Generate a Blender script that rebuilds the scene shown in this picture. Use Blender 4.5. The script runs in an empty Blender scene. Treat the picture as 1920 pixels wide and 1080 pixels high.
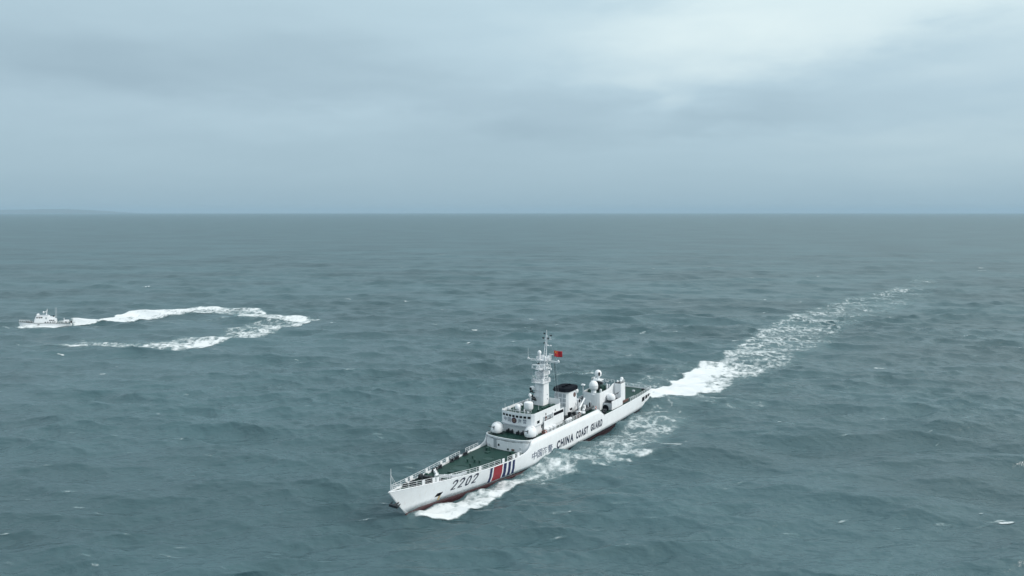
import bpy, bmesh, math, random
import numpy as np
from mathutils import Vector, Matrix, Euler

random.seed(4); rng = np.random.default_rng(11)
S = bpy.context.scene
COL = S.collection

# ------------------------------------------------------------------ camera, sky, sun, exposure
CAM_H = 58.5
F_PX = 1380.0                      # focal length in pixels of a 1920 px wide frame
PITCH = math.atan((540 - 398) / F_PX)
cam_d = bpy.data.cameras.new('camera'); cam = bpy.data.objects.new('camera', cam_d); COL.objects.link(cam)
cam_d.sensor_width = 36.0; cam_d.lens = 36.0 * F_PX / 1920.0
cam_d.clip_start = 0.5; cam_d.clip_end = 80000
cam.location = (0, 0, CAM_H); cam.rotation_euler = (math.pi / 2 - PITCH, 0, 0)
S.camera = cam
S.view_settings.view_transform = 'Standard'; S.view_settings.look = 'None'
S.view_settings.exposure = 0.0; S.view_settings.gamma = 1.0; S.view_settings.use_curve_mapping = False
S.cycles.use_denoising = True
S.cycles.max_bounces = 6; S.cycles.transparent_max_bounces = 12; S.cycles.volume_bounces = 1
S.cycles.sample_clamp_indirect = 6

SUN_EL, SUN_AZ = math.radians(37), math.radians(104)      # azimuth measured clockwise from the view direction (+Y)
w = bpy.data.worlds.new('World'); S.world = w; w.use_nodes = True
wn, wl = w.node_tree.nodes, w.node_tree.links
wn.clear()
def N(tree, kind, **kw):
    n = tree.nodes.new(kind)
    for k, v in kw.items():
        if k == 'inp':
            for a, b in v.items(): n.inputs[a].default_value = b
        else: setattr(n, k, v)
    return n
def math_node(tree, op, a, b=None, c=None, clamp=False):
    n = tree.nodes.new('ShaderNodeMath'); n.operation = op; n.use_clamp = clamp
    for i, x in enumerate((a, b, c)):
        if x is None: continue
        if isinstance(x, (int, float)): n.inputs[i].default_value = x
        else: tree.links.new(x, n.inputs[i])
    return n.outputs[0]
def ramp(tree, fac, stops, interp='EASE'):
    n = tree.nodes.new('ShaderNodeValToRGB'); n.color_ramp.interpolation = interp
    el = n.color_ramp.elements
    while len(el) < len(stops): el.new(0.5)
    for e, (p, c) in zip(el, stops):
        e.position = p; e.color = tuple(c) + (1,) if len(c) == 3 else c
    tree.links.new(fac, n.inputs[0]); return n.outputs[0]
def mixc(tree, fac, a, b, mode='MIX'):
    n = tree.nodes.new('ShaderNodeMix'); n.data_type = 'RGBA'; n.blend_type = mode
    for i, x in ((0, fac), (6, a), (7, b)):
        if isinstance(x, (int, float)): n.inputs[i].default_value = x
        elif isinstance(x, tuple): n.inputs[i].default_value = x + (1,) if len(x) == 3 else x
        else: tree.links.new(x, n.inputs[i])
    return n.outputs[2]
def build_world():
    t = w.node_tree
    tc = N(t, 'ShaderNodeTexCoord')
    sep = N(t, 'ShaderNodeSeparateXYZ'); wl.new(tc.outputs['Generated'], sep.inputs[0])
    zc = math_node(t, 'MAXIMUM', sep.outputs[2], 0.0)
    zz = math_node(t, 'ADD', zc, 0.13)
    u = math_node(t, 'DIVIDE', sep.outputs[0], zz); v = math_node(t, 'DIVIDE', sep.outputs[1], zz)
    cmb = N(t, 'ShaderNodeCombineXYZ'); wl.new(u, cmb.inputs[0]); wl.new(v, cmb.inputs[1])
    def cloud(scale, detail, off, rough=0.5, dist=0.3):
        mp = N(t, 'ShaderNodeMapping'); mp.inputs['Location'].default_value = off
        mp.inputs['Scale'].default_value = (1.0, 1.35, 1.0)
        wl.new(cmb.outputs[0], mp.inputs[0])
        n = N(t, 'ShaderNodeTexNoise', inp={'Scale': scale, 'Detail': detail, 'Roughness': rough, 'Distortion': dist})
        wl.new(mp.outputs[0], n.inputs['Vector']); return n.outputs[0]
    n1 = cloud(0.55, 5, CLOUD_OFF[0]); n2 = cloud(1.5, 6, CLOUD_OFF[1], 0.55)
    # base of the overcast: pale grey blue, brighter overhead as overcast skies are
    base = ramp(t, sep.outputs[2], SKY_STOPS, 'LINEAR')
    # broad glow of the hidden sun
    sd = (math.cos(SUN_EL) * math.sin(SUN_AZ), math.cos(SUN_EL) * math.cos(SUN_AZ), math.sin(SUN_EL))
    dot = N(t, 'ShaderNodeVectorMath', operation='DOT_PRODUCT'); wl.new(tc.outputs['Generated'], dot.inputs[0]); dot.inputs[1].default_value = sd
    glow = math_node(t, 'POWER', math_node(t, 'MAXIMUM', dot.outputs['Value'], 0.0), 2.5)
    lum = math_node(t, 'ADD', math_node(t, 'MULTIPLY', glow, 0.42), 0.96)
    cl = math_node(t, 'ADD', math_node(t, 'MULTIPLY', n1, 0.65), math_node(t, 'MULTIPLY', n2, 0.35))
    # cloud bellies fade out into the murk near the horizon
    fade = N(t, 'ShaderNodeMapRange', inp={1: 0.015, 2: 0.13, 3: 0.15, 4: 1.0}); wl.new(sep.outputs[2], fade.inputs[0])
    d = math_node(t, 'MULTIPLY', math_node(t, 'SUBTRACT', cl, 0.5), fade.outputs[0])
    belly = math_node(t, 'ADD', math_node(t, 'MULTIPLY', d, CLOUD_AMP), 1.0)
    lum = math_node(t, 'MULTIPLY', lum, belly)
    # single soft cloud banks and breaks, placed by bearing and height in the sky, with ragged outlines
    az = math_node(t, 'ARCTAN2', sep.outputs[0], sep.outputs[1]); el = math_node(t, 'ARCSINE', sep.outputs[2])
    def warp(k, off):
        mp = N(t, 'ShaderNodeMapping'); mp.inputs['Location'].default_value = off; mp.inputs['Scale'].default_value = (1, 1, 3.2)
        wl.new(tc.outputs['Generated'], mp.inputs[0])
        n = N(t, 'ShaderNodeTexNoise', inp={'Scale': 7.0, 'Detail': 5, 'Roughness': .55}); wl.new(mp.outputs[0], n.inputs['Vector'])
        return math_node(t, 'MULTIPLY', math_node(t, 'SUBTRACT', n.outputs[0], .5), k)
    azw = math_node(t, 'ADD', az, warp(.16, (0, 0, 0))); elw = math_node(t, 'ADD', el, warp(.075, (4, 2, 1)))
    tot = None
    for px, py, sx, sy, a, tl in BANKS:
        a0, e0 = math.atan((px - 960) / F_PX), math.atan((398 - py) / F_PX)
        da = math_node(t, 'SUBTRACT', azw, a0); de = math_node(t, 'SUBTRACT', math_node(t, 'SUBTRACT', elw, e0), math_node(t, 'MULTIPLY', da, tl))
        qa = math_node(t, 'DIVIDE', da, sx / F_PX); qe = math_node(t, 'DIVIDE', de, sy / F_PX)
        r2 = math_node(t, 'ADD', math_node(t, 'MULTIPLY', qa, qa), math_node(t, 'MULTIPLY', qe, qe))
        g = math_node(t, 'MULTIPLY', math_node(t, 'EXPONENT', math_node(t, 'MULTIPLY', r2, -.7)), a * BANK_K if a < 0 else a)
        tot = g if tot is None else math_node(t, 'ADD', tot, g)
    lum = math_node(t, 'MULTIPLY', lum, math_node(t, 'ADD', tot, 1.0))
    pale = N(t, 'ShaderNodeMapRange', inp={1: 1.02, 2: 1.4, 3: 0, 4: .8}); wl.new(lum, pale.inputs[0])
    tint = mixc(t, pale.outputs[0], (1.0, 1.0, 1.0), (1.32, 1.10, .93))
    base = mixc(t, 1.0, base, tint, 'MULTIPLY')
    cool = N(t, 'ShaderNodeMapRange', inp={1: .75, 2: 1.02, 3: 1, 4: 0}); wl.new(lum, cool.inputs[0])
    base = mixc(t, 1.0, base, mixc(t, cool.outputs[0], (1.0, 1.0, 1.0), (.965, 1.0, 1.035)), 'MULTIPLY')
    sc = N(t, 'ShaderNodeVectorMath', operation='SCALE'); wl.new(base, sc.inputs[0]); wl.new(lum, sc.inputs['Scale'])
    sky = N(t, 'ShaderNodeTexSky', sky_type='NISHITA', sun_disc=False, sun_elevation=SUN_EL, sun_rotation=SUN_AZ,
            air_density=1.0, dust_density=2.0)
    cov = mixc(t, 0.97, sky.outputs[0], sc.outputs[0])
    bg = N(t, 'ShaderNodeBackground', inp={'Strength': 0.1}); wl.new(cov, bg.inputs[0])
    out = N(t, 'ShaderNodeOutputWorld'); wl.new(bg.outputs[0], out.inputs[0])
CLOUD_OFF = [(3.1, 7.7, 0), (1.3, 2.9, 0)]
CLOUD_AMP = .38
SKY_STOPS = [(0.0, (3.5, 4.95, 5.8)), (0.06, (4.15, 5.65, 6.5)), (0.14, (4.7, 6.25, 7.15)), (0.26, (5.2, 6.85, 7.7)), (0.5, (7.2, 8.6, 9.4)), (1.0, (9.0, 10.1, 10.7))]
BANK_K = .8
BANKS = [(240, 160, 230, 42, -.17, 0), (60, 90, 330, 120, -.07, 0), (640, 120, 170, 26, -.09, -.12), (800, 188, 260, 22, -.10, 0), (1085, 205, 105, 36, -.13, .12), (960, 243, 70, 14, -.10, 0), (1215, 185, 50, 15, -.12, 0),
         (1400, 180, 70, 30, -.17, .1), (1550, 178, 130, 30, -.14, .2), (1700, 130, 90, 28, -.13, .2), (1330, 240, 190, 18, -.13, .05), (1860, 135, 100, 36, -.15, 0), (1740, 215, 260, 36, -.14, .05), (1180, 15, 110, 18, -.09, -.1),
         (1780, 30, 640, 170, .22, 0), (1300, 90, 240, 70, .16, 0), (1750, 260, 400, 110, .06, 0), (620, 235, 330, 20, .05, 0), (1280, 205, 40, 16, .06, 0)]
build_world()
sun_d = bpy.data.lights.new('sun', 'SUN'); sun_d.energy = 2.1; sun_d.angle = math.radians(12); sun_d.color = (1.0, 0.97, 0.93)
sun = bpy.data.objects.new('sun', sun_d); COL.objects.link(sun)
sun.rotation_euler = Vector((-math.cos(SUN_EL) * math.sin(SUN_AZ), -math.cos(SUN_EL) * math.cos(SUN_AZ), -math.sin(SUN_EL))).to_track_quat('-Z', 'Y').to_euler()

# ------------------------------------------------------------------ helpers
def at(px, py):
    """a point of the photograph as a place on the sea surface"""
    dx = (px - 960) / F_PX; dz = (540 - py) / F_PX
    y = math.cos(PITCH) + dz * math.sin(PITCH); z = -math.sin(PITCH) + dz * math.cos(PITCH)
    k = -CAM_H / z
    return dx * k, y * k
def tag(o, label=None, cat=None, group=None, kind=None):
    if label: o['label'] = label
    if cat: o['category'] = cat
    if group: o['group'] = group
    if kind: o['kind'] = kind
    return o
def empty(name, loc, rot=(0, 0, 0)):
    o = bpy.data.objects.new(name, None); COL.objects.link(o); o.location = loc; o.rotation_euler = rot
    o.empty_display_size = 1; return o
def link_mesh(name, me, mat, parent=None):
    o = bpy.data.objects.new(name, me); COL.objects.link(o)
    if mat: me.materials.append(mat)
    if parent: o.parent = parent
    return o
class MB:
    def __init__(s): s.v = []; s.f = []
    def add(s, vs, fs):
        k = len(s.v); s.v += [tuple(p) for p in vs]; s.f += [tuple(i + k for i in f) for f in fs]; return s
    def box(s, c, d, rz=0, ry=0, taper=1.0):
        x, y, z = (q / 2 for q in d); R = Matrix.Rotation(rz, 3, 'Z') @ Matrix.Rotation(ry, 3, 'Y')
        P = [Vector((sx * x * (taper if sz > 0 else 1), sy * y * (taper if sz > 0 else 1), sz * z)) for sz in (-1, 1) for sy in (-1, 1) for sx in (-1, 1)]
        P = [R @ p + Vector(c) for p in P]
        return s.add(P, [(0, 2, 3, 1), (4, 5, 7, 6), (0, 1, 5, 4), (2, 6, 7, 3), (0, 4, 6, 2), (1, 3, 7, 5)])
    def prism(s, base, z0, z1, top=None):
        """base polygon (ccw list of xy) extruded between z0 and z1; z may be functions of (x, y)"""
        top = top or base; n = len(base)
        g = lambda z, p: z(*p) if callable(z) else z
        vs = [(p[0], p[1], g(z0, p)) for p in base] + [(p[0], p[1], g(z1, p)) for p in top]
        fs = [tuple(reversed(range(n))), tuple(range(n, 2 * n))] + [(i, (i + 1) % n, n + (i + 1) % n, n + i) for i in range(n)]
        return s.add(vs, fs)
    def tube(s, a, b, r, r2=None, n=6, caps=True):
        a, b = Vector(a), Vector(b); r2 = r if r2 is None else r2
        d = (b - a).normalized(); up = Vector((0, 0, 1)) if abs(d.z) < 0.95 else Vector((1, 0, 0))
        x = d.cross(up).normalized(); y = d.cross(x)
        vs = []
        for p, q in ((a, r), (b, r2)):
            for i in range(n):
                t = 2 * math.pi * (i + .5) / n; vs.append(p + (x * math.cos(t) + y * math.sin(t)) * q)
        fs = [(i, n + i, n + (i + 1) % n, (i + 1) % n) for i in range(n)]
        if caps: fs += [tuple(range(n)), tuple(reversed(range(n, 2 * n)))]
        return s.add(vs, fs)
    def path(s, pts, r, n=5):
        for a, b in zip(pts, pts[1:]): s.tube(a, b, r, n=n)
        return s
    def lathe(s, c, prof, n=16, axis='Z', rz=0):
        vs = []; k = len(prof)
        R = {'Z': Matrix.Identity(3), 'X': Matrix.Rotation(math.pi / 2, 3, 'Y'), 'Y': Matrix.Rotation(-math.pi / 2, 3, 'X')}[axis]
        R = Matrix.Rotation(rz, 3, 'Z') @ R
        for r, z in prof:
            for i in range(n):
                t = 2 * math.pi * i / n; vs.append(R @ Vector((r * math.cos(t), r * math.sin(t), z)) + Vector(c))
        fs = [(j * n + i, j * n + (i + 1) % n, (j + 1) * n + (i + 1) % n, (j + 1) * n + i) for j in range(k - 1) for i in range(n)]
        fs += [tuple(reversed(range(n))), tuple(range((k - 1) * n, k * n))]
        return s.add(vs, fs)
    def dome(s, c, r, h_cyl=0.0, n=16, k=6, rz_=1.0):
        prof = [(r * 0.82, 0)] + ([(r, 0.12), (r, h_cyl)] if h_cyl else [(r, r * .45)])
        z0 = h_cyl if h_cyl else r * .45
        prof += [(r * math.cos(math.pi / 2 * i / k), z0 + rz_ * r * math.sin(math.pi / 2 * i / k)) for i in range(1, k)] + [(r * 0.04, z0 + r * rz_)]
        return s.lathe(c, prof, n)
    def sphere(s, c, r, n=14, k=8, sz=1.0):
        return s.lathe(c, [(max(r * math.sin(math.pi * i / k), r * .02), -r * sz * math.cos(math.pi * i / k)) for i in range(k + 1)], n)
    def build(s, name, mat, parent=None, smooth=False, bevel=0.0):
        me = bpy.data.meshes.new(name); me.from_pydata(s.v, [], s.f)
        if bevel:
            bm = bmesh.new(); bm.from_mesh(me)
            ed = [e for e in bm.edges if len(e.link_faces) == 2 and e.calc_face_angle(0) > 0.6]
            bmesh.ops.bevel(bm, geom=ed, offset=bevel, segments=2, affect='EDGES', clamp_overlap=True)
            bm.to_mesh(me); bm.free()
        if smooth:
            me.polygons.foreach_set('use_smooth', [True] * len(me.polygons))
            me.set_sharp_from_angle(angle=math.radians(40))
        return link_mesh(name, me, mat, parent)

def mat_new(name):
    m = bpy.data.materials.new(name); m.use_nodes = True; t = m.node_tree
    return m, t, t.nodes['Principled BSDF']
def paint(name, col, rough=0.45, var=0.10, wear=None, spec=0.4, scale=0.6):
    """paint with uneven weathering: soft tone changes, fine grain, and streaks running down when wear is a colour"""
    m, t, b = mat_new(name); b.inputs['Roughness'].default_value = rough; b.inputs['Specular IOR Level'].default_value = spec
    tc = N(t, 'ShaderNodeTexCoord')
    n1 = N(t, 'ShaderNodeTexNoise', inp={'Scale': scale, 'Detail': 6, 'Roughness': .6}); t.links.new(tc.outputs['Object'], n1.inputs['Vector'])
    k = N(t, 'ShaderNodeMapRange', inp={1: .3, 2: .7, 3: 1 - var, 4: 1 + var * .4}); t.links.new(n1.outputs[0], k.inputs[0])
    sc = N(t, 'ShaderNodeVectorMath', operation='SCALE'); sc.inputs[0].default_value = col; t.links.new(k.outputs[0], sc.inputs['Scale'])
    c = sc.outputs[0]
    if wear:
        mp = N(t, 'ShaderNodeMapping'); mp.inputs['Scale'].default_value = (2.2, 2.2, 0.22); t.links.new(tc.outputs['Object'], mp.inputs[0])
        n2 = N(t, 'ShaderNodeTexNoise', inp={'Scale': 1.0, 'Detail': 5, 'Roughness': .65}); t.links.new(mp.outputs[0], n2.inputs['Vector'])
        f = N(t, 'ShaderNodeMapRange', inp={1: .57, 2: .78, 3: 0, 4: .6}); t.links.new(n2.outputs[0], f.inputs[0])
        c = mixc(t, f.outputs[0], c, wear)
    t.links.new(c, b.inputs['Base Color'])
    n3 = N(t, 'ShaderNodeTexNoise', inp={'Scale': 3, 'Detail': 3}); t.links.new(tc.outputs['Object'], n3.inputs['Vector'])
    bp = N(t, 'ShaderNodeBump', inp={'Strength': .12, 'Distance': .05}); t.links.new(n3.outputs[0], bp.inputs['Height']); t.links.new(bp.outputs[0], b.inputs['Normal'])
    return m
M = {
    'white': paint('white_paint', (.80, .82, .84), .42, .07, (.52, .50, .46)),
    'hullw': paint('hull_white_paint', (.82, .84, .86), .40, .06, (.56, .50, .43)),
    'grey': paint('grey_paint', (.36, .40, .43), .5, .15),
    'lgrey': paint('light_grey_paint', (.55, .58, .61), .5, .12),
    'red': paint('antifouling_red', (.042, .012, .016), .5, .25),
    'green': paint('deck_green', (.008, .043, .034), .6, .22, None, .3, .35),
    'green2': paint('deck_fitting_green', (.016, .056, .046), .5, .2),
    'dark': paint('dark_fitting', (.018, .024, .03), .5, .3),
    'black': paint('black_paint', (.006, .008, .013), .85, .2, None, .1),
    'navy': paint('navy_paint', (.018, .028, .10), .45, .1),
    'letter': paint('lettering_navy', (.03, .04, .07), .5, .15),
    'letterg': paint('lettering_grey', (.13, .16, .22), .5, .2),
    'stripered': paint('stripe_red', (.31, .022, .035), .45, .1),
    'stripewhite': paint('stripe_white', (.80, .81, .83), .4, .05),
    'emblem': paint('emblem_dark_red', (.10, .03, .05), .5, .2),
    'gold': paint('emblem_gold', (.45, .33, .12), .5, .2),
    'orange': paint('lifebuoy_orange', (.55, .10, .05), .5, .1),
    'canvas': paint('brown_canvas', (.14, .075, .065), .8, .3),
    'rubber': paint('grey_rubber', (.07, .08, .085), .6, .2),
    'rust': paint('rust_stain', (.50, .38, .22), .7, .3),
    'flag': paint('flag_red', (.40, .02, .03), .8, .1),
    'star': paint('flag_yellow', (.75, .55, .05), .8, .1),
}
def glass_mat():
    m, t, b = mat_new('dark_window_glass'); b.inputs['Base Color'].default_value = (.008, .012, .016, 1); b.inputs['Roughness'].default_value = .08
    return m
M['glass'] = glass_mat()

# ------------------------------------------------------------------ the sea
R_MAX = 52000.0
FR = F_PX * 1024 / 1920
def dr_of(r): return np.maximum(0.30, r * r / (FR * CAM_H) * 0.55)
def spacing(x, y):
    r = np.sqrt(x * x + y * y); return np.maximum(dr_of(r), r / FR * 0.95)
NW = 190
lam = np.exp(np.linspace(math.log(1.5), math.log(62), NW)) * (1 + .03 * rng.standard_normal(NW))
kk = 2 * np.pi / lam
WIND = math.radians(-97)                                         # waves run roughly towards the camera
spread = np.clip(rng.standard_normal(NW) * np.interp(lam, [2, 6, 15, 60], [.55, .36, .30, .28]), -1.7, 1.7)
thw = WIND + spread
slope = np.interp(np.log(lam), np.log([1.5, 2.5, 4, 8, 16, 30, 45, 62]), [.7, 1.0, 1.3, 1.5, 1.3, .85, .5, .25])
slope = slope / np.sqrt((slope ** 2).sum() / 2) * 0.31
amp = slope / kk
kx, ky = kk * np.cos(thw), kk * np.sin(thw)
phs = rng.uniform(0, 2 * np.pi, NW)
def vnoise(x, y, sc, seed):
    """smooth value noise, 0..1"""
    x = x / sc + seed * 13.7; y = y / sc + seed * 7.3
    xi = np.floor(x); yi = np.floor(y); fx = x - xi; fy = y - yi; fx = fx * fx * (3 - 2 * fx); fy = fy * fy * (3 - 2 * fy)
    h = lambda a, b: np.mod(np.sin(a * 127.1 + b * 311.7 + seed * 74.7) * 43758.5453, 1.0)
    return (h(xi, yi) * (1 - fx) + h(xi + 1, yi) * fx) * (1 - fy) + (h(xi, yi + 1) * (1 - fx) + h(xi + 1, yi + 1) * fx) * fy
def sea_wave(x, y, want_mss=False):
    """Trochoidal wind sea: displacement (dx, dy, dz) at rest position x, y; waves too short for the local mesh are left to the bump"""
    x = np.asarray(x, np.float32); y = np.asarray(y, np.float32)
    s = spacing(x, y).astype(np.float32)
    dx = np.zeros_like(x); dy = np.zeros_like(x); dz = np.zeros_like(x); mss = np.full_like(x, .004)
    gust = .55 + .9 * vnoise(x, y, 75.0, 3)                       # patches of rougher and calmer water
    for i in range(NW):
        wgt = np.clip((lam[i] / s - 1.1) / 1.2, 0, 1)
        ok = wgt > 0
        if want_mss: mss += (slope[i] ** 2 / 2) * (1 - wgt) ** 2
        if not ok.any(): continue
        ph = kx[i] * x[ok] + ky[i] * y[ok] + phs[i]
        a = (amp[i] * wgt[ok] * (gust[ok] if lam[i] < 14 else 1.0)).astype(np.float32)
        dz[ok] += a * np.cos(ph)
        q = a * np.sin(ph) * 0.85
        dx[ok] -= q * math.cos(thw[i]); dy[ok] -= q * math.sin(thw[i])
    # the pressure waves the large ship pushes up along her sides
    cx, cy = x - 7.971, y - 179.713; c, s_ = math.cos(4.1227), math.sin(4.1227)
    X = cx * c + cy * s_; Yd = np.abs(-cx * s_ + cy * c)
    hbw = np.interp(X, [-70, -56, -20, 10, 26, 34, 42, 51, 56], [3, 4.7, 6.1, 6.1, 4.7, 3.4, 1.95, .1, 0])
    A = np.interp(X, [-90, -70, -57, -45, -20, 0, 15, 28, 38, 45, 50, 54, 58], [0, .25, .15, -.05, .05, .1, .05, -.3, -.45, -.1, .3, .2, 0])
    dz += (A * np.exp(-(np.maximum(Yd - hbw, 0) / 4.5) ** 2)).astype(np.float32)
    return (dx, dy, dz, mss) if want_mss else (dx, dy, dz)
def sea_material():
    m, t, b = mat_new('sea_water')
    b.inputs['Base Color'].default_value = (*SEA_COL, 1)
    b.inputs['IOR'].default_value = 1.333
    tc = N(t, 'ShaderNodeTexCoord')
    def nz(scale, detail, stretch, rot):
        mp = N(t, 'ShaderNodeMapping'); mp.inputs['Scale'].default_value = (stretch, 1, 1); mp.inputs['Rotation'].default_value = (0, 0, rot)
        t.links.new(tc.outputs['Object'], mp.inputs[0])
        n = N(t, 'ShaderNodeTexNoise', inp={'Scale': scale, 'Detail': detail, 'Roughness': .58}); t.links.new(mp.outputs[0], n.inputs['Vector']); return n.outputs[0]
    ra = N(t, 'ShaderNodeAttribute', attribute_name='ripple_roughness'); t.links.new(math_node(t, 'MULTIPLY', ra.outputs['Fac'], SEA_ROUGH, clamp=True), b.inputs['Roughness'])
    # patches of slightly siltier water, tens of metres across
    big = nz(.012, 4, .6, .2)
    t.links.new(ramp(t, big, [(.35, tuple(c * .86 for c in SEA_COL)), (.65, tuple(c * 1.16 for c in SEA_COL))]), b.inputs['Base Color'])
    h = math_node(t, 'ADD', math_node(t, 'MULTIPLY', nz(.55, 5, .55, .1), 1.0), math_node(t, 'MULTIPLY', nz(.13, 4, .5, -.15), 2.2))
    bp = N(t, 'ShaderNodeBump', inp={'Strength': 1.0, 'Distance': SEA_BUMP}); t.links.new(h, bp.inputs['Height']); t.links.new(bp.outputs[0], b.inputs['Normal'])
    return m
SEA_COL = (.054, .107, .121); SEA_ROUGH = .72; SEA_BUMP = .5
def build_sea():
    rs = [0.0, 15, 30, 45, 60, 72, 82, 90]
    r = 96.0
    while r < R_MAX:
        rs.append(r); r += float(dr_of(np.array(r)))
        if len(rs) > 1500: break
    rs.append(R_MAX); rs = np.array(rs[1:])
    fine = np.linspace(math.radians(-40), math.radians(40), 1160)
    coarse = np.radians(np.concatenate([np.arange(41, 181, 2.0), np.arange(-179, -40, 2.0)]))
    th = np.concatenate([fine, coarse]); n = len(th)
    Rg, Tg = np.meshgrid(rs, th, indexing='ij')
    X = (Rg * np.sin(Tg)).ravel(); Y = (Rg * np.cos(Tg)).ravel()
    dx, dy, dz, mss = sea_wave(X, Y, True)
    outer = (np.abs(np.tile(th, len(rs))) > math.radians(40.5))
    for d in (dx, dy, dz): d[outer] = 0
    V = np.stack([X + dx, Y + dy, dz], 1)
    V = np.concatenate([np.zeros((1, 3)), V]).astype(np.float32)
    nr = len(rs)
    i, j = np.meshgrid(np.arange(nr - 1), np.arange(n), indexing='ij')
    j2 = (j + 1) % n
    q = np.stack([1 + i * n + j, 1 + i * n + j2, 1 + (i + 1) * n + j2, 1 + (i + 1) * n + j], -1).reshape(-1, 4)
    jj = np.arange(n)
    tri = np.stack([np.zeros(n, int), 1 + (jj + 1) % n, 1 + jj], -1)
    me = bpy.data.meshes.new('sea')
    me.vertices.add(len(V)); me.vertices.foreach_set('co', V.ravel())
    loops = np.concatenate([q[:, ::-1].ravel(), tri[:, ::-1].ravel()]).astype(np.int32)
    me.loops.add(len(loops)); me.loops.foreach_set('vertex_index', loops)
    st = np.concatenate([np.arange(len(q)) * 4, len(q) * 4 + np.arange(n) * 3]).astype(np.int32)
    me.polygons.add(len(st)); me.polygons.foreach_set('loop_start', st)
    me.update(calc_edges=True); me.validate()
    me.polygons.foreach_set('use_smooth', np.ones(len(me.polygons), bool))
    # slopes too fine for the mesh act as surface roughness
    ra = me.attributes.new('ripple_roughness', 'FLOAT', 'POINT'); ra.data.foreach_set('value', np.concatenate([[.3], np.sqrt(np.sqrt(mss))]).astype(np.float32))
    # the grid was wound so that normals may point down: check one
    if me.polygons[0].normal.z < 0: me.flip_normals()
    o = link_mesh('sea', me, sea_material()); tag(o, 'choppy grey green open sea reaching to the horizon', kind='structure')
    print('SEA', len(V), len(st))
build_sea()

# ------------------------------------------------------------------ far headland in the murk
def build_headland():
    D = 46000.0; xs = np.linspace(-1150, 225, 60); mb = []
    nz = np.cumsum(rng.standard_normal(60)); nz = (nz - nz.min()) / (nz.max() - nz.min())
    vs = []; fs = []
    for k, px in enumerate(xs):
        x = (px - 960) / F_PX * D
        e = np.interp(px, [-1150, -600, -100, 20, 120, 180, 225], [60, 110, 70, 66, 84, 58, 8]) * (0.86 + .22 * nz[k]) * 3.1
        for j, (dy, fr) in enumerate(((-2000, -.02), (-1000, .55), (0, 1.0), (1500, .8), (3000, -.02))):
            vs.append((x, D + dy, max(fr * e, -2.0 if fr < 0 else 0)))
    for k in range(59):
        for j in range(4): fs.append((k * 5 + j, k * 5 + j + 1, k * 5 + j + 6, k * 5 + j + 5))
    me = bpy.data.meshes.new('headland'); me.from_pydata(vs, [], fs)
    me.polygons.foreach_set('use_smooth', [True] * len(me.polygons))
    m, t, b = mat_new('wooded_land'); b.inputs['Roughness'].default_value = .9
    tc = N(t, 'ShaderNodeTexCoord'); n = N(t, 'ShaderNodeTexNoise', inp={'Scale': .006, 'Detail': 6}); t.links.new(tc.outputs['Object'], n.inputs['Vector'])
    t.links.new(ramp(t, n.outputs[0], [(.35, (.05, .07, .06)), (.65, (.11, .12, .10))]), b.inputs['Base Color'])
    o = link_mesh('headland', me, m); tag(o, 'low hazy headland on the left of the horizon', kind='structure')
build_headland()

# ------------------------------------------------------------------ the large coast guard ship
# ship frame: x forward from midships, y to port, z up from the waterline
PSI = 4.1227; ROLL = 0.0175
ship = empty('coast_guard_ship', (7.971, 179.713, 0), (ROLL, 0, PSI))
tag(ship, 'large white coast guard ship numbered 2202 with green decks and black topped funnel', 'ship')
DECK_T = [(-56, 5.2), (-50, 5.6), (-40, 6.0), (-20, 6.3), (15, 6.3), (24, 6.05), (31, 5.4), (36, 4.65), (43, 3.2), (50, 1.55), (54, .6), (56, .06)]
WL_T = [(-56, 4.7), (-45, 5.5), (-30, 6.0), (-10, 6.15), (6, 6.1), (18, 5.6), (26, 4.7), (34, 3.4), (42, 1.95), (48, .75), (50.2, .28), (51, .03)]
SHEER_T = [(-56, 4.05), (-46, 3.85), (-20, 3.85), (10, 3.9), (19, 4.0), (24, 4.1), (31, 4.3), (36, 4.5), (43, 4.95), (50, 5.6), (56, 6.24)]
TOP_T = [(-56, 4.1), (-46, 3.95), (-25, 3.85), (-20.7, 3.9), (-17.6, 6.15), (-16.8, 6.35), (0, 6.45), (15.2, 6.6), (15.9, 6.3), (16.6, 5.4), (17.6, 4.75), (19, 4.35), (21.5, 4.15), (24, 4.12), (31, 4.32), (36, 4.52), (43, 4.97), (50, 5.62), (56, 6.24)]
KN_T = [(-56, 1.4), (14, 1.6), (24, 1.9), (36, 2.1), (44, 2.45), (52, 3.0), (56, 3.3)]
ti = lambda T, x: float(np.interp(x, *zip(*sorted(T))))
def smooth_t(T):
    xs = np.linspace(-56, 56, 449); ys = np.interp(xs, *zip(*sorted(T))); k = np.hanning(19); k /= k.sum()
    yp = np.pad(ys, 9, mode='reflect', reflect_type='odd'); return list(zip(xs, np.convolve(yp, k, 'valid')))
DECK_S, WL_S = smooth_t(DECK_T), smooth_t(WL_T)
stem_x = lambda z: 51 + 5.0 * z / 6.24 if z > 0 else 51 + .35 * z
stern_x = lambda z: -55.2 - .8 * z / 4.05
def ux(x, z): return -56 + 112 * (x - stern_x(z)) / (stem_x(z) - stern_x(z))    # x in the ship -> column of the tables
def xu(u, z): return stern_x(z) + (u + 56) / 112 * (stem_x(z) - stern_x(z))
def half_u(u, z):
    D = max(ti(DECK_S, u), .05); W = max(min(ti(WL_S, u * 1.0), D), .03); zd = ti(SHEER_T, u); zk = ti(KN_T, u)
    if z <= 0: return W * (1 - .12 * (z / 3) ** 2 - .05 * (-z / 3))
    if z >= zd: return D
    fk = min(.97, zk / zd * 1.32)
    K = W + (D - W) * fk
    return W + (K - W) * z / zk if z < zk else K + (D - K) * (z - zk) / (zd - zk)
def half(x, z): return half_u(ux(x, z), z)
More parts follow.
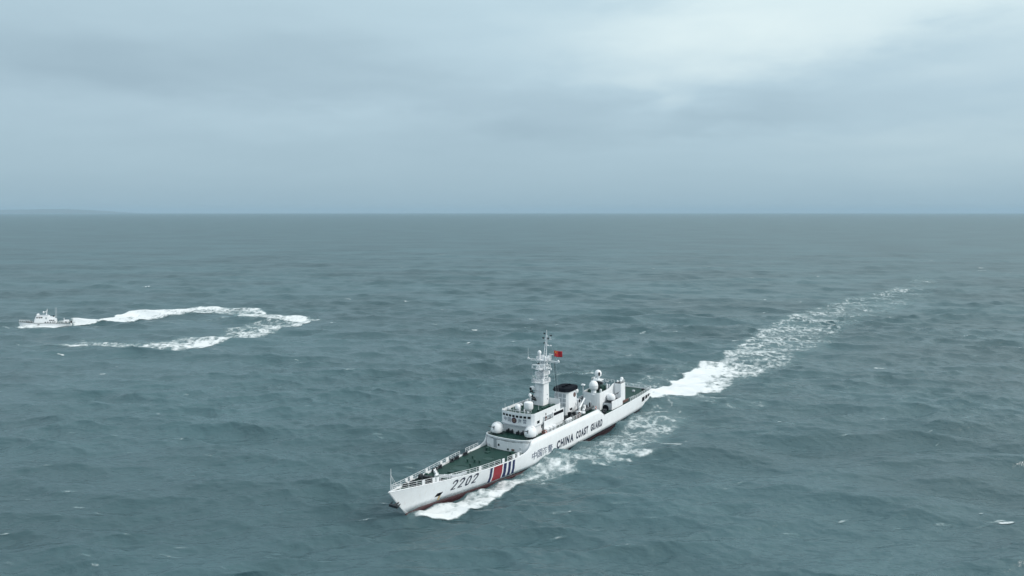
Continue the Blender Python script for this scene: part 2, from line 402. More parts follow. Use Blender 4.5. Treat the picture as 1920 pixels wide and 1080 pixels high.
boot_z = lambda u: float(np.interp(u, [-56, -20, 20, 40, 50, 56], [-.12, -.02, .18, .42, .58, .6]))

def strip(rows_of, side_cols, name, mat, parent, both=True, thick=.14):
    vs, fs = [], []
    for sgn in ((1, -1) if both else (1,)):
        k0 = len(vs); nr = None
        for u in side_cols:
            zs = rows_of(u); nr = len(zs)
            for z in zs: vs.append((xu(u, z), sgn * half_u(u, z), z))
        for c in range(len(side_cols) - 1):
            for r in range(nr - 1):
                a = k0 + c * nr + r; q = (a, a + nr, a + nr + 1, a + 1)
                fs.append(q if sgn < 0 else q[::-1])
    # transom across the stern
    zs = rows_of(side_cols[0])
    k1 = len(vs)
    for z in zs: vs += [(xu(-56, z), half_u(-56, z), z), (xu(-56, z), -half_u(-56, z), z)]
    for r in range(len(zs) - 1): fs.append((k1 + 2 * r, k1 + 2 * r + 2, k1 + 2 * r + 3, k1 + 2 * r + 1))
    me = bpy.data.meshes.new(name); me.from_pydata(vs, [], fs)
    bm = bmesh.new(); bm.from_mesh(me); bmesh.ops.remove_doubles(bm, verts=bm.verts, dist=.004); bmesh.ops.recalc_face_normals(bm, faces=bm.faces); bm.to_mesh(me); bm.free()
    me.polygons.foreach_set('use_smooth', [True] * len(me.polygons)); me.set_sharp_from_angle(angle=math.radians(14))
    o = link_mesh(name, me, mat, parent)
    if thick:
        md = o.modifiers.new('plate', 'SOLIDIFY'); md.thickness = thick; md.offset = -1
    return o
cols = sorted(set(np.round(np.concatenate([np.linspace(-56, 56, 113), np.linspace(14.5, 25, 43), np.linspace(-21.5, -16, 23), np.linspace(46, 56, 31)]), 3)))
def hull_rows(u):
    zb, zk, zd, T = boot_z(u), ti(KN_T, u), ti(SHEER_T, u), ti(TOP_T, u)
    zd = min(zd, T - .02)
    return [zb, (zb + zk) / 2, zk, (zk + zd) / 2, zd, (zd + T) / 2, T]
hull = strip(hull_rows, cols, 'hull', M['hullw'], ship)
line_z = lambda u: boot_z(u) - float(np.interp(u, [-30, 5, 22, 34], [1.0, .6, .26, .015]))
boot = strip(lambda u: [-3.0, -1.5, -.5, line_z(u)], cols, 'boot_stripe', M['red'], ship)
strip(lambda u: [line_z(u), boot_z(u)], cols, 'waterline_band', M['black'], ship)
# white rim along the top of the plating
for sgn in (1, -1):
    mb = MB(); pts = []
    for u in cols[::2]:
        z = ti(TOP_T, u); pts.append((xu(u, z), sgn * (half_u(u, z) - .05), z + .02))
    mb.path(pts, .11, n=6); mb.build('gunwale', M['white'], hull, smooth=True)
# decks
def deck(name, x0, x1, zf, inset, mat, front=None, n=60):
    xs = np.linspace(x0, x1, n); L = [(x, max(half(x, zf(x)) - inset, .02)) for x in xs]
    poly = [(x, -y) for x, y in L] + ([*front] if front else []) + [(x, y) for x, y in reversed(L)]
    mb = MB()
    if front:
        mb.prism(list(reversed(poly)) if False else poly, lambda x, y: zf(x) - .25, lambda x, y: zf(x))
    else:
        k = len(xs); vs = [(x, s * y, zf(x) + dz) for dz in (0, -.2) for s in (-1, 1) for x, y in L]
        fs = []
        for i in range(k - 1):
            fs.append((i, i + 1, k + i + 1, k + i)); fs.append((2 * k + i, 3 * k + i, 3 * k + i + 1, 2 * k + i + 1))
        mb.add(vs, fs)
    return mb.build(name, mat, ship)
fore_z = lambda x: ti(SHEER_T, x) - .16
foredeck = deck('foredeck', 15.0, 55.2, fore_z, .10, M['green'])
deck('aft_deck', -55.7, -16.5, lambda x: ti(SHEER_T, x) - .18, .10, M['green'])
arc = [(15.3 + 2.25 * math.cos(a) ** .8 if math.cos(a) > 0 else 15.3, 6.12 * math.sin(a)) for a in np.linspace(-math.pi / 2, math.pi / 2, 25)]
deck('upper_deck', -17.2, 15.25, lambda x: 6.3, .12, M['green'], front=arc[1:-1])
# deckhouse below the upper deck, seen where the side plating stops
MB().prism([(-16.9, -6.0), (-16.6, -6.0), (-16.6, 6.0), (-16.9, 6.0)], 3.7, 6.0).build('bulkhead', M['lgrey'], ship)
# curved front of the raised deck
def curved_wall(pts, z0, z1, thick):
    out = pts; inn = []
    for i, (x, y) in enumerate(pts):
        a = Vector(pts[max(i - 1, 0)]); b = Vector(pts[min(i + 1, len(pts) - 1)]); d = (b - a).normalized(); inn.append((x - d.y * thick, y + d.x * thick))
    return out + inn[::-1], z0, z1
wall = MB(); P, _, _ = curved_wall(arc, 0, 0, .12)
n = len(arc)
for i in range(n - 1):
    wall.prism([arc[i], arc[i + 1], P[2 * n - 2 - i], P[2 * n - 1 - i]], 3.75, 6.62)
front_wall = wall.build('front_bulkhead', M['white'], ship)
mb = MB(); mb.path([(x, y, 6.66) for x, y in arc], .12, n=6); mb.build('coaming', M['white'], front_wall, smooth=True)
def arc_at(y):
    a = math.asin(max(-1, min(1, y / 6.12))); return 15.3 + 2.25 * max(math.cos(a), 0) ** .8
for y, zc, hh, ww, mt in ((-2.6, 5.2, 2.2, .85, 'grey'), (-1.5, 4.9, .5, .4, 'dark'), (1.1, 4.25, .45, .45, 'green2'), (2.4, 4.25, .45, .7, 'canvas'), (4.2, 4.8, .35, .35, 'lgrey'), (-4.6, 4.3, .5, .4, 'lgrey')):
    x = arc_at(y); nrm = math.atan2(y / 6.12 * 2.2, 6.12)
    MB().box((x + .05, y, zc), (.14, ww, hh), rz=nrm).build('door' if hh > 1 else 'wall_locker', M[mt], front_wall, bevel=.02)

# ---- railings
def railing(name, pts, h=1.05, rails=3, every=1.9, r=.04, mat='white', parent=ship, lean=0):
    mb = MB(); L = [0]
    for a, b in zip(pts, pts[1:]): L.append(L[-1] + (Vector(b) - Vector(a)).length)
    def pos(s): return Vector([np.interp(s, L, [p[i] for p in pts]) for i in range(3)])
    k = max(1, round(L[-1] / every)); st = [pos(L[-1] * i / k) for i in range(k + 1)]
    for p in st: mb.tube(p, p + Vector((0, 0, h)), r * 1.1, n=4)
    for j in range(rails):
        z = h * (j + 1) / rails
        for a, b in zip(st, st[1:]): mb.tube(a + Vector((0, 0, z)), b + Vector((0, 0, z)), r if j == rails - 1 else r * .75, n=4, caps=False)
    return mb.build(name, M[mat], parent)
edge = lambda x, s, ins=.12: (x, s * max(half(x, ti(SHEER_T, x)) - ins, .05), ti(SHEER_T, x))
for s in (1, -1):
    railing('railing', [edge(x, s) for x in np.linspace(55.0, 42, 12)], 1.15)
    railing('railing', [edge(x, s) for x in np.linspace(41.6, 27.0, 12)], 1.15)
    railing('railing', [edge(x, s) for x in np.linspace(24.6, 19.5, 6)], 1.15)
    railing('railing', [(x, s * 5.95, 6.4) for x in np.linspace(9.0, -8, 10)], 1.0, 3, 1.7)
    railing('railing', [edge(x, s) for x in np.linspace(-38.5, -55.3, 10)], 1.05, 3, 1.8)
railing('railing', [(-55.6, y, 4.0) for y in np.linspace(-4.9, 4.9, 5)], 1.05)
railing('railing', [(x - .35, y * .95, 6.35) for x, y in arc[3:-3]], 1.0, 2, 1.7, mat='green2')
# canvas dodgers, life raft canisters and dark fittings along the rails, as in the photograph
for s, xs in ((1, (47.8, 45.3, 44.4, 33.2, 25.9, 22.2, 20.5)), (-1, (49.3, 47.6, 47.2, 41.2, 35.0, 32.6, 32.2))):
    for x in xs:
        p = edge(x, s, .2); MB().box((p[0], p[1], p[2] + .62), (.75, .16, .85), rz=-s * .13).build('rail_locker', M['white'], ship, bevel=.03)
for s, xs in ((1, (49.6, 43.2, 27.8, 22.9, 21.4)), (-1, (50.4, 38.6, 38.0, 36.0, 31.0, 29.2, 28.7, 25.6, 25.1))):
    for x in xs:
        p = edge(x, s, .55)
        b_ = MB()
        for d in (-.3, .3): b_.lathe((p[0] + d, p[1], p[2] - .16), [(.2, 0), (.2, .55), (.26, .6), (.26, .72), (.02, .74)], 8)
        b_.box((p[0], p[1], p[2] - .1), (1.1, .5, .12)).build('bollard', M['dark'], ship)
# jackstaff with stays at the bow
mb = MB(); zt = 6.24; mb.tube((55.2, 0, zt), (55.0, 0, zt + 4.3), .07, .04); mb.tube((53.4, .6, zt - .2), (55.0, 0, zt + 3.0), .03, n=4); mb.tube((53.4, -.6, zt - .2), (55.0, 0, zt + 3.0), .03, n=4)
mb.build('jackstaff', M['white'], ship)
# V shaped breakwater on the foredeck
mb = MB()
for s in (1, -1):
    a, b = Vector((41.6, 0, 0)), Vector((38.6, s * 3.6, 0)); d = (b - a)
    z = fore_z(40)
    q = [(41.6, 0), (38.6, s * 3.7), (38.45, s * 3.62), (41.35, 0)]
    if s < 0: q = q[::-1]
    mb.prism(q, lambda x, y: fore_z(x) - .02, lambda x, y: fore_z(x) + .62)
    for k in (.25, .55, .85): mb.box((41.2 - 3 * k, s * 3.6 * k, fore_z(40) + .28), (.7, .06, .55), ry=.35)
mb.build('breakwater', M['white'], ship)
MB().dome((41.5, -.3, fore_z(41)), .42, .35).build('vent_cowl', M['white'], ship, smooth=True)
MB().box((38.2, 3.0, fore_z(38) + .35), (4.2, .35, .5), rz=-.16).build('stowed_gangway', M['lgrey'], ship, bevel=.03)
# windlass group ahead of the breakwater
z = fore_z(45.5)
wd = MB().box((45.0, 0, z + .35), (1.4, 2.2, .7)).box((45.0, 0, z + .85), (.8, 1.2, .5)).build('windlass', M['dark'], ship, bevel=.05)
for s in (1, -1):
    MB().lathe((45.1, s * 1.35, z + .75), [(.55, -.25), (.62, -.2), (.4, -.1), (.4, .1), (.62, .2), (.55, .25)], 14, 'Y').build('chain_drum', M['dark'], wd, smooth=True)
    mb = MB()
    for k in range(11): mb.box((46.0 + k * .42, s * (.95 - k * .035), fore_z(46 + k * .4) + .07), (.34, .16 if k % 2 else .1, .1 if k % 2 else .16))
    mb.build('anchor_chain', M['dark'], ship)
    MB().lathe((43.2, s * 1.5, z - .1), [(.32, 0), (.3, .5), (.22, .6), (.34, .8), (.34, .9), (.02, .92)], 12).build('capstan', M['green2'], ship, smooth=True)
for x, y in ((47.7, -1.0), (47.2, 1.1), (49.0, -.6), (43.0, -2.0), (43.5, 2.2), (46.6, 1.8), (48.6, .9)):
    MB().box((x, y, fore_z(x) + .3), (.55, .45, .6), rz=.3).box((x, y, fore_z(x) + .64), (.62, .5, .08), rz=.3).build('deck_locker', M['dark'], ship, bevel=.02)
# gun ring, hatches, mushroom vents in deck green
MB().lathe((33.9, -.2, fore_z(33.9) - .02), [(2.05, 0), (2.05, .14), (1.9, .16), (1.86, .05), (.05, .05)], 40).build('deck_ring', M['green2'], ship)
MB().lathe((24.6, .6, fore_z(24.6) - .02), [(1.25, 0), (1.25, .1), (1.12, .12), (1.1, .04), (.05, .04)], 32).build('deck_ring', M['green2'], ship)
for x, y, r in ((28.96, -1.86, .36), (28.24, -.46, .36), (31.3, .66, .3), (28.3, .9, .3), (26.4, -2.4, .25)):
    MB().lathe((x, y, fore_z(x) - .05), [(r * .55, 0), (r * .55, .5), (r, .5), (r, .66), (r * .5, .8), (.02, .82)], 12).build('mushroom_vent', M['green2'], ship, smooth=True)
MB().box((36.9, 0, fore_z(36.9) + .12), (1.3, 1.3, .3)).build('hatch', M['green2'], ship, bevel=.05)
MB().box((21.0, -2.2, fore_z(21) + .1), (1.2, 1.0, .26)).build('hatch', M['green2'], ship, bevel=.05)

for s in (1, -1):
    railing('railing', [(x, s * 4.1, 8.1) for x in ()] or [(x, s * 4.45, 6.35) for x in (11.8, 14.6)], .9, 2, 1.2)
for y in (-3.2, 3.4): MB().box((19.5, y, fore_z(19.5) + .35), (1.0, .6, .7)).box((19.5, y, fore_z(19.5) + .75), (1.1, .7, .08)).build('deck_locker', M['green2'], ship, bevel=.03)
MB().box((31.0, 2.6, fore_z(31) + .1), (.9, .9, .24)).build('hatch', M['green2'], ship, bevel=.05)
# ---- things on the hull side
def on_hull(name, pts, faces, mat, out=.03, s=1, parent=hull):
    me = bpy.data.meshes.new(name); me.from_pydata([(x, s * (half(x, z) + out), z) for x, z in pts], [], faces)
    return link_mesh(name, me, mat, parent)
def band(name, x0, x1, mat, slant, z0f, z1f, s, n=14):
    pts, fs = [], []
    for k in range(n + 1):
        t = k / n; z = z0f + (z1f - z0f) * t
        for m_ in range(5):
            x = x0 + (x1 - x0) * m_ / 4 + slant * (z - 4.0)
            zz = z0f(x) + (z1f(x) - z0f(x)) * t if callable(z0f) else z
            pts.append((x, zz))
    for k in range(n):
        for m_ in range(4): a = k * 5 + m_; fs.append((a, a + 1, a + 6, a + 5))
    return on_hull(name, pts, fs, mat, .025, s)
def hull_band(x_top0, x_top1, key, s):
    n = 12; pts = []; fs = []
    for k in range(n + 1):
        t = k / n
        for m_ in range(5):
            xt = x_top0 + (x_top1 - x_top0) * m_ / 4
            z1 = ti(TOP_T, ux(xt, 4.2)) - .1; x_b = xt - SLANT * (z1 - .62)
            z = .62 + (z1 - .62) * t; x = x_b + (xt - x_b) * t
            pts.append((x, z))
    for k in range(n):
        for m_ in range(4): a = k * 5 + m_; fs.append((a, a + 1, a + 6, a + 5))
    o = on_hull('colour_band', pts, fs, M[key], .03, s)
    o.modifiers.new('t', 'SOLIDIFY').thickness = .02
SLANT = .18
for s in (1, -1):
    for a, b, key in ((30.3, 29.6, 'navy'), (29.57, 29.2, 'stripewhite'), (29.17, 26.35, 'stripered'), (26.32, 25.95, 'stripewhite'), (25.92, 24.95, 'navy'), (24.3, 23.45, 'navy'), (22.85, 22.05, 'navy')):
        hull_band(a, b, key, s)
def text_mesh(body, shear=0.0, bold=0.0):
    c = bpy.data.curves.new('txt', 'FONT'); c.body = body; c.shear = shear; c.offset = bold; c.resolution_u = 3
    o = bpy.data.objects.new('txt', c); COL.objects.link(o)
    bpy.context.view_layer.update()
    me = bpy.data.meshes.new_from_object(o.evaluated_get(bpy.context.evaluated_depsgraph_get()))
    bpy.data.objects.remove(o); bpy.data.curves.remove(c)
    P = np.array([v.co[:] for v in me.vertices]); F = [tuple(p.vertices) for p in me.polygons]; bpy.data.meshes.remove(me)
    P[:, 0] -= P[:, 0].min(); P[:, 0] /= P[:, 0].max(); P[:, 1] -= P[:, 1].min(); P[:, 1] /= P[:, 1].max()
    return P, F
def hull_text(name, body, x0, x1, zb0, zb1, h, mat, s, shear=0, bold=0):
    ws = [len(body)] ; n_ = len(body); gap = .13
    wide = {'I': .42, 'A': 1.08, 'N': 1.1, 'H': 1.05, 'T': .92, 'S': .92, 'C': 1.0}
    w_ = np.array([wide.get(c, 1.0) for c in body]); g = gap * w_.mean(); tot = w_.sum() + g * (n_ - 1); q = 0
    for k, c in enumerate(body):
        t0, t1 = q / tot, (q + w_[k]) / tot; q += w_[k] + g
        hull_glyph('hull_letter', c, x0 + (x1 - x0) * t0, x0 + (x1 - x0) * t1, zb0 + (zb1 - zb0) * t0, zb0 + (zb1 - zb0) * t1, h, mat, s, shear, bold)
def hull_glyph(name, body, x0, x1, zb0, zb1, h, mat, s, shear=0, bold=0):
    """text from x0 to x1 along the ship; baseline height from zb0 to zb1"""
    P, F = text_mesh(body, shear, bold)
    if s < 0: P[:, 0] = 1 - P[:, 0]; P[:, 0] = P[:, 0]
    pts = [(x0 + (x1 - x0) * p[0], zb0 + (zb1 - zb0) * p[0] + h * p[1]) for p in P]
    if s < 0: pts = [(x0 + (x1 - x0) * (1 - (1 - p[0])), zb0 + (zb1 - zb0) * p[0] + h * p[1]) for p in P]
    return on_hull(name, pts, F, mat, .04, s)
hull_text('ship_name', 'CHINA', 4.2, -4.0, 1.4, 1.4, 2.05, M['letter'], 1, .10, .05)
hull_text('ship_name', 'COAST', -5.4, -11.9, 1.4, 1.4, 2.0, M['letter'], 1, .10, .05)
hull_text('ship_name', 'GUARD', -13.3, -20.0, 1.4, 1.4, 1.95, M['letter'], 1, .10, .05)
hull_text('ship_name', '\u4e2d\u56fd\u6d77\u8b66', 15.2, 6.2, 1.75, 1.6, 1.9, M['letterg'], 1, 0, .012)
def numeral_strokes(ch):
    if ch == '2': return [[(.05, .72), (.12, .9), (.3, 1.0), (.55, 1.0), (.72, .9), (.76, .74), (.68, .58), (.5, .38), (.3, .2), (.08, .04)], [(.08, .04), (.85, .04)]]
    return [[(.18, .30), (.16, .7), (.26, .93), (.48, 1.0), (.68, .92), (.76, .7), (.76, .3), (.66, .08), (.44, .02), (.26, .1), (.18, .3)]]
def hull_number(s):
    pts, fs = [], []
    x_a, x_b, za, zb, H_ = 40.9, 33.6, 2.25, 2.15, 1.95
    for k, ch in enumerate('2202'):
        for st in numeral_strokes(ch):
            wd_ = .135 if not (ch == '2' and len(st) == 2) else .075
            fine = []
            for a, b in zip(st, st[1:]):
                for q in (0, .5): fine.append((a[0] + (b[0] - a[0]) * q, a[1] + (b[1] - a[1]) * q))
            fine.append(st[-1]); k0 = len(pts)
            for i, (px, py) in enumerate(fine):
                a = Vector(fine[max(i - 1, 0)]); b = Vector(fine[min(i + 1, len(fine) - 1)]); d = (b - a).normalized(); nn = Vector((-d.y, d.x)) * wd_
                for sg in (1, -1):
                    lx = (k + .08 + .82 * (px + nn.x * sg * .9)) / 4 + .055 * (py + nn.y * sg); ly = py + nn.y * sg * .75
                    x = x_a + (x_b - x_a) * lx if s > 0 else x_b + (x_a - x_b) * (lx)
                    z = za + (zb - za) * lx + H_ * ly if s > 0 else za + H_ * ly
                    pts.append((x, z))
            for i in range(len(fine) - 1): a = k0 + 2 * i; fs.append((a, a + 1, a + 3, a + 2))
    on_hull('hull_number', pts, fs, M['letter'], .04, s)
for s in (1, -1): hull_number(s)
# anchor pocket with rust below it, bow anchor, stern mooring ports
def patch(name, x0, x1, z0, z1, mat, s=1, out=.03, sk=0.0, n=4):
    pts = [(x0 + (x1 - x0) * i / n + sk * j, z0 + (z1 - z0) * j / n) for j in range(n + 1) for i in range(n + 1)]
    fs = [(j * (n + 1) + i, j * (n + 1) + i + 1, (j + 1) * (n + 1) + i + 1, (j + 1) * (n + 1) + i) for j in range(n) for i in range(n)]
    o = on_hull(name, pts, fs, mat, out, s); o.modifiers.new('t', 'SOLIDIFY').thickness = .03; return o
for s in (1, -1):
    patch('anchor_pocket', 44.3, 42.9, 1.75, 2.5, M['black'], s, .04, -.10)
    patch('fairlead', -47.4, -49.5, 1.85, 3.15, M['black'], s)
    patch('fairlead', -50.2, -52.0, 2.1, 3.2, M['black'], s)
    patch('fairlead', -52.5, -53.7, 2.35, 3.2, M['black'], s)
    patch('fairlead', -54.1, -54.5, 2.65, 2.95, M['black'], s)
    x = 43.4
patch('rust_streak', 43.3, 42.75, .75, 1.7, M['rust'], 1, .028)
mb = MB(); bx_, bz = stem_x(3.3) + .45, 3.2
mb.tube((bx_ - .9, 0, bz + .25), (bx_ + .35, 0, bz), .22, n=8); mb.box((bx_ + .45, 0, bz - .05), (.5, 2.1, .45)); 
for s in (1, -1): mb.tube((bx_ + .45, s * .95, bz - .05), (bx_ - .35, s * 1.0, bz + .35), .2, .08, n=6)
mb.build('bow_anchor', M['dark'], ship, bevel=.03)

# ---- bridge block
def rounded_front(xa, xf, hw, bulge, n=9, ch=0.0):
    """plan outline: straight sides from xa, a slightly bowed front at xf with chamfered corners"""
    fr = [(xf + bulge * (1 - (y / (hw - ch)) ** 2), y) for y in np.linspace(-(hw - ch), hw - ch, n)]
    side = [(xf - ch * 1.0, hw)] if ch else []
    return [(xa, -hw)] + ([(xf - ch, -hw)] if ch else []) + fr + side + [(xa, hw)]
house = MB().prism(rounded_front(-1.8, 11.5, 4.5, .5, ch=.4), 6.25, 8.45).build('deckhouse', M['white'], ship, bevel=.06)
bridge = MB().prism(rounded_front(-.5, 12.05, 4.62, .65, ch=.55), 8.6, 11.0, None).build('bridge', M['white'], ship, bevel=.05)
mb = MB().prism(rounded_front(7.8, 12.15, 4.72, .65, ch=.55), 8.45, 8.62); mb.build('ledge', M['lgrey'], bridge)
# bulwark round the bridge roof
ol = rounded_front(-.5, 12.05, 4.62, .65, ch=.55)
mb = MB()
for (a, b) in zip(ol, ol[1:]):
    a, b = Vector(a), Vector(b); d = (b - a).normalized(); nn = Vector((-d.y, d.x)) * .1
    mb.prism([tuple(a), tuple(b), tuple(b + nn), tuple(a + nn)], 10.98, 11.62)
mb.build('roof_bulwark', M['white'], bridge)
MB().prism([(x * .985 if x > 0 else x + .1, y * .97) for x, y in ol], 11.0, 11.06).build('roof_deck', M['green'], bridge)
MB().box((-.62, 0, 11.7), (.16, 8.6, 1.7)).build('roof_screen', M['white'], bridge, bevel=.03)
def front_x(y, xf=12.05, hw=4.62, bulge=.65, ch=.55): return xf + bulge * (1 - (y / (hw - ch)) ** 2)
def front_panel(name, y0, y1, z0, z1, mat, parent, out=.03, xf=12.05, frame=None):
    pts = []
    n = 3
    vs = [(front_x(y0 + (y1 - y0) * i / n, xf) + out, y0 + (y1 - y0) * i / n, z) for z in (z0, z1) for i in range(n + 1)]
    me = bpy.data.meshes.new(name); me.from_pydata(vs, [], [(i, i + 1, n + 2 + i, n + 1 + i) for i in range(n)])
    o = link_mesh(name, me, mat, parent); o.modifiers.new('t', 'SOLIDIFY').thickness = .05; return o
for k in range(8):
    yc = -3.55 + k * 1.014
    wdw = front_panel('window', yc - .36, yc + .36, 10.45, 10.98, M['glass'], bridge, .02)
# letters and crest across the bridge front
def front_text(ch, yc, w_, z0, h, mat, parent, xf=12.05):
    P, F = text_mesh(ch, 0, .004)
    me = bpy.data.meshes.new('bridge_lettering')
    me.from_pydata([(front_x(yc + (p[0] - .5) * w_, xf) + .05, yc + (p[0] - .5) * w_, z0 + p[1] * h) for p in P], [], F)
    return link_mesh('bridge_lettering', me, mat, parent)
for ch, yc in (('\u4e2d', -3.0), ('\u56fd', -1.75), ('\u6d77', 1.25), ('\u8b66', 2.5)): front_text(ch, yc, .95, 9.25, 1.0, M['letterg'], bridge)
def crest(parent, x, y, z, r, rot):
    e = MB().lathe((0, 0, 0), [(.02, -.02), (r, -.02), (r, .06), (.02, .06)], 22).build('emblem', M['emblem'], parent)
    e.matrix_local = Matrix.Translation((x, y, z)) @ rot
    for k, (rr, mt) in enumerate(((r * .72, 'navy'), (r * .5, 'gold'), (r * .36, 'emblem'))):
        q = MB().lathe((0, 0, 0), [(.02, .06 + .01 * k), (rr, .06 + .01 * k), (rr, .075 + .01 * k), (.02, .075 + .01 * k)], 18).build('emblem_ring', M[mt], e)
    return e
crest(bridge, front_x(-.3) + .03, -.3, 9.72, .68, Matrix.Rotation(math.pi / 2, 4, 'Y'))
def side_panel(name, x0, x1, z0, z1, y, mat, parent, t=.05, bevel=0):
    return MB().box(((x0 + x1) / 2, y, (z0 + z1) / 2), (abs(x1 - x0), t, z1 - z0)).build(name, mat, parent, bevel=bevel)
for s in (1, -1):
    side_panel('window', 10.4, 9.3, 9.0, 9.65, s * 4.63, M['glass'], bridge)
    side_panel('porthole', 8.4, 8.05, 7.5, 8.25, s * 4.52, M['glass'], house)
    side_panel('porthole', 6.6, 6.25, 10.15, 10.7, s * 4.63, M['glass'], bridge)
    side_panel('porthole', 2.2, 1.85, 10.15, 10.7, s * 4.63, M['glass'], bridge)
    # open bridge wing: recess, solid screen, rail
    side_panel('wing_recess', 7.7, 3.7, 8.72, 9.95, s * 4.63, M['grey'], bridge, .06)
    side_panel('wing_screen', 3.5, -1.8, 7.0, 10.25, s * 4.78, M['white'], bridge, .12, .03)
    side_panel('slot_shade', 3.1, -1.5, 9.25, 9.95, s * 4.86, M['black'], bridge, .06)  # black panel paints the dark of an open gap in the screen
    side_panel('wing_bulwark', 7.9, 3.5, 7.0, 9.0, s * 4.95, M['white'], bridge, .1, .03)
    MB().box((5.7, s * 4.78, 8.35), (4.4, .34, .12)).build('wing_floor', M['green'], bridge)
    q = MB().box((6.6, s * 4.78, 9.0), (.5, .22, 1.3)).sphere((6.6, s * 4.78, 9.75), .24, 10, 6)
    q.build('covered_instrument', M['canvas'], bridge, bevel=.05)
    MB().box((5.0, s * 4.78, 8.85), (.9, .22, 1.0)).sphere((4.6, s * 4.78, 9.45), .2, 10, 6).build('covered_instrument', M['rubber'], bridge, bevel=.05)
    railing('railing', [(7.9, s * 4.95, 9.0), (3.5, s * 4.95, 9.0)], .45, 1, 1.1, parent=bridge)
# pipes and lockers at the foot of the bridge front
for y in (-2.6, -1.4, .4, 1.6):
    MB().box((12.35 - .05 * y * y, y, 6.65), (.5, .8, .6)).box((12.5 - .05 * y * y, y + .3, 7.1), (.2, .3, .5)).build('deck_locker', M['dark'], ship, bevel=.04)
railing('railing', [(12.3, -3.9, 11.6), (12.5, -1.5, 11.6), (12.5, 1.5, 11.6), (12.3, 3.9, 11.6)], .5, 1, 1.3, parent=bridge)
# roof gear of the bridge
MB().lathe((8.0, .75, 11.06), [(.55, 0), (.6, .35), (1.05, .5), (1.12, .65), (1.12, 1.85), (1.02, 2.12), (.6, 2.26), (.03, 2.3)], 22).build('radome_drum', M['white'], ship, smooth=True)
MB().lathe((6.9, .5, 11.06), [(.06, 0), (.06, 3.1), (.18, 3.15), (.36, 3.35), (.4, 3.6), (.3, 3.9), (.04, 4.0)], 12).build('small_radome', M['white'], ship, smooth=True)
MB().lathe((9.3, -1.4, 11.06), [(.4, 0), (.4, .4), (.75, .55), (.8, .9), (.65, 1.35), (.35, 1.6), (.03, 1.68)], 16).build('satellite_dome', M['white'], ship, smooth=True)
for x, y, r, hh in ((11.0, -2.9, .45, 1.1), (10.3, -.4, .32, .9), (11.2, 2.6, .25, .8), (10.6, 1.2, .2, 1.0), (6.3, -2.6, .5, 1.0)):
    MB().lathe((x, y, 11.05), [(.08, 0), (.08, hh * .5), (r, hh * .55), (r * 1.05, hh * .8), (r * .7, hh), (.03, hh * 1.05)], 12).build('searchlight', M['lgrey'], ship, smooth=True)
for x, y, hh in ((11.6, -3.6, 2.2), (10.4, -2.0, 2.8), (11.7, .5, 1.8), (9.2, 2.3, 2.6), (7.4, 3.2, 2.0)):
    MB().tube((x, y, 11.05), (x, y, 11.05 + hh), .035, .02, n=4).build('whip_antenna', M['white'], ship)
for x, y, dx in ((4.2, 2.9, 2.6), (7.0, 3.3, 1.4), (1.6, 3.4, 2.2), (4.9, -2.8, 1.8)):
    MB().box((x, y, 11.3), (dx, .7, .5)).build('roof_locker', M['green2'], ship, bevel=.06)
for y in (-1.6, -1.9): MB().box((4.0, y, 11.5), (.8, .6, .9)).build('roof_locker', M['dark'], ship, bevel=.05)
# ---- mast
tower = MB()
tb = [(2.45, -1.45), (2.45, 1.45), (-.45, 1.45), (-.45, -1.45)]; tt = [(1.75, -1.25), (1.75, 1.25), (-.75, 1.25), (-.75, -1.25)]
tower.prism(tb, 11.05, 16.6, tt)
mast = tower.build('mast', M['white'], ship, bevel=.08)
for z, y in ((12.3, .9), (13.4, 1.0), (12.4, -.3)): side_panel('porthole', .2, .5, z, z + .3, 1.47 - .036 * (z - 11), M['grey'], mast)
MB().box((2.5, -.4, 13.2), (.12, 1.5, .08)).box((2.3, 0, 14.7), (.12, 1.7, .08)).build('tower_seam', M['lgrey'], mast)
for x, y, z, r, k in ((2.6, -1.55, 15.3, .52, 'white'), (2.9, -1.0, 12.7, .34, 'dark'), (2.9, -1.6, 13.4, .26, 'dark'), (2.75, -1.7, 14.5, .22, 'dark')):
    c = MB().lathe((x, y, z), [(.1, -.4), (r, -.36), (r, .4), (r * .85, .45), (.02, .46)], 14, 'X', -.25)
    c.box((x - .3, y + .3, z - .35), (.5, .5, .18))
    lamp = c.build('camera_turret', M[k], mast, smooth=True)
    if k == 'white': MB().lathe((x + .2, y - .12, z - .12), [(.02, .2), (r * .7, .22), (r * .7, .36), (.02, .38)], 12, 'X', -.25).build('lens', M['black'], lamp)
def platform(cx, cy, z, lx, ly, parent, rail_h=.8):
    p = MB().box((cx, cy, z), (lx, ly, .14)).build('platform', M['white'], parent)
    x0, x1, y0, y1 = cx - lx / 2, cx + lx / 2, cy - ly / 2, cy + ly / 2
    railing('railing', [(x0, y0, z), (x1, y0, z), (x1, y1, z), (x0, y1, z), (x0, y0, z)], rail_h, 2, .9, .035, parent=p); return p
platform(.9, 0, 16.7, 3.6, 3.4, mast)
mb = MB(); LEG = []
for sx, sy in ((1, 1), (1, -1), (-1, 1), (-1, -1)):
    a = (.5 + sx * 1.05, sy * 1.05, 16.7); b = (-.6 + sx * .6, sy * .6, 22.0); LEG.append((Vector(a), Vector(b))); mb.tube(a, b, .13, .1, n=6)
for k in range(5):
    t0, t1 = k / 5, (k + 1) / 5
    P0 = [a.lerp(b, t0) for a, b in LEG]; P1 = [a.lerp(b, t1) for a, b in LEG]
    for i, j in ((0, 1), (1, 3), (3, 2), (2, 0)):
        mb.tube(P1[i], P1[j], .07, n=5); mb.tube(P0[i], P1[j], .055, n=4); mb.tube(P0[j], P1[i], .055, n=4)
lattice = mb.build('lattice_tower', M['white'], mast)
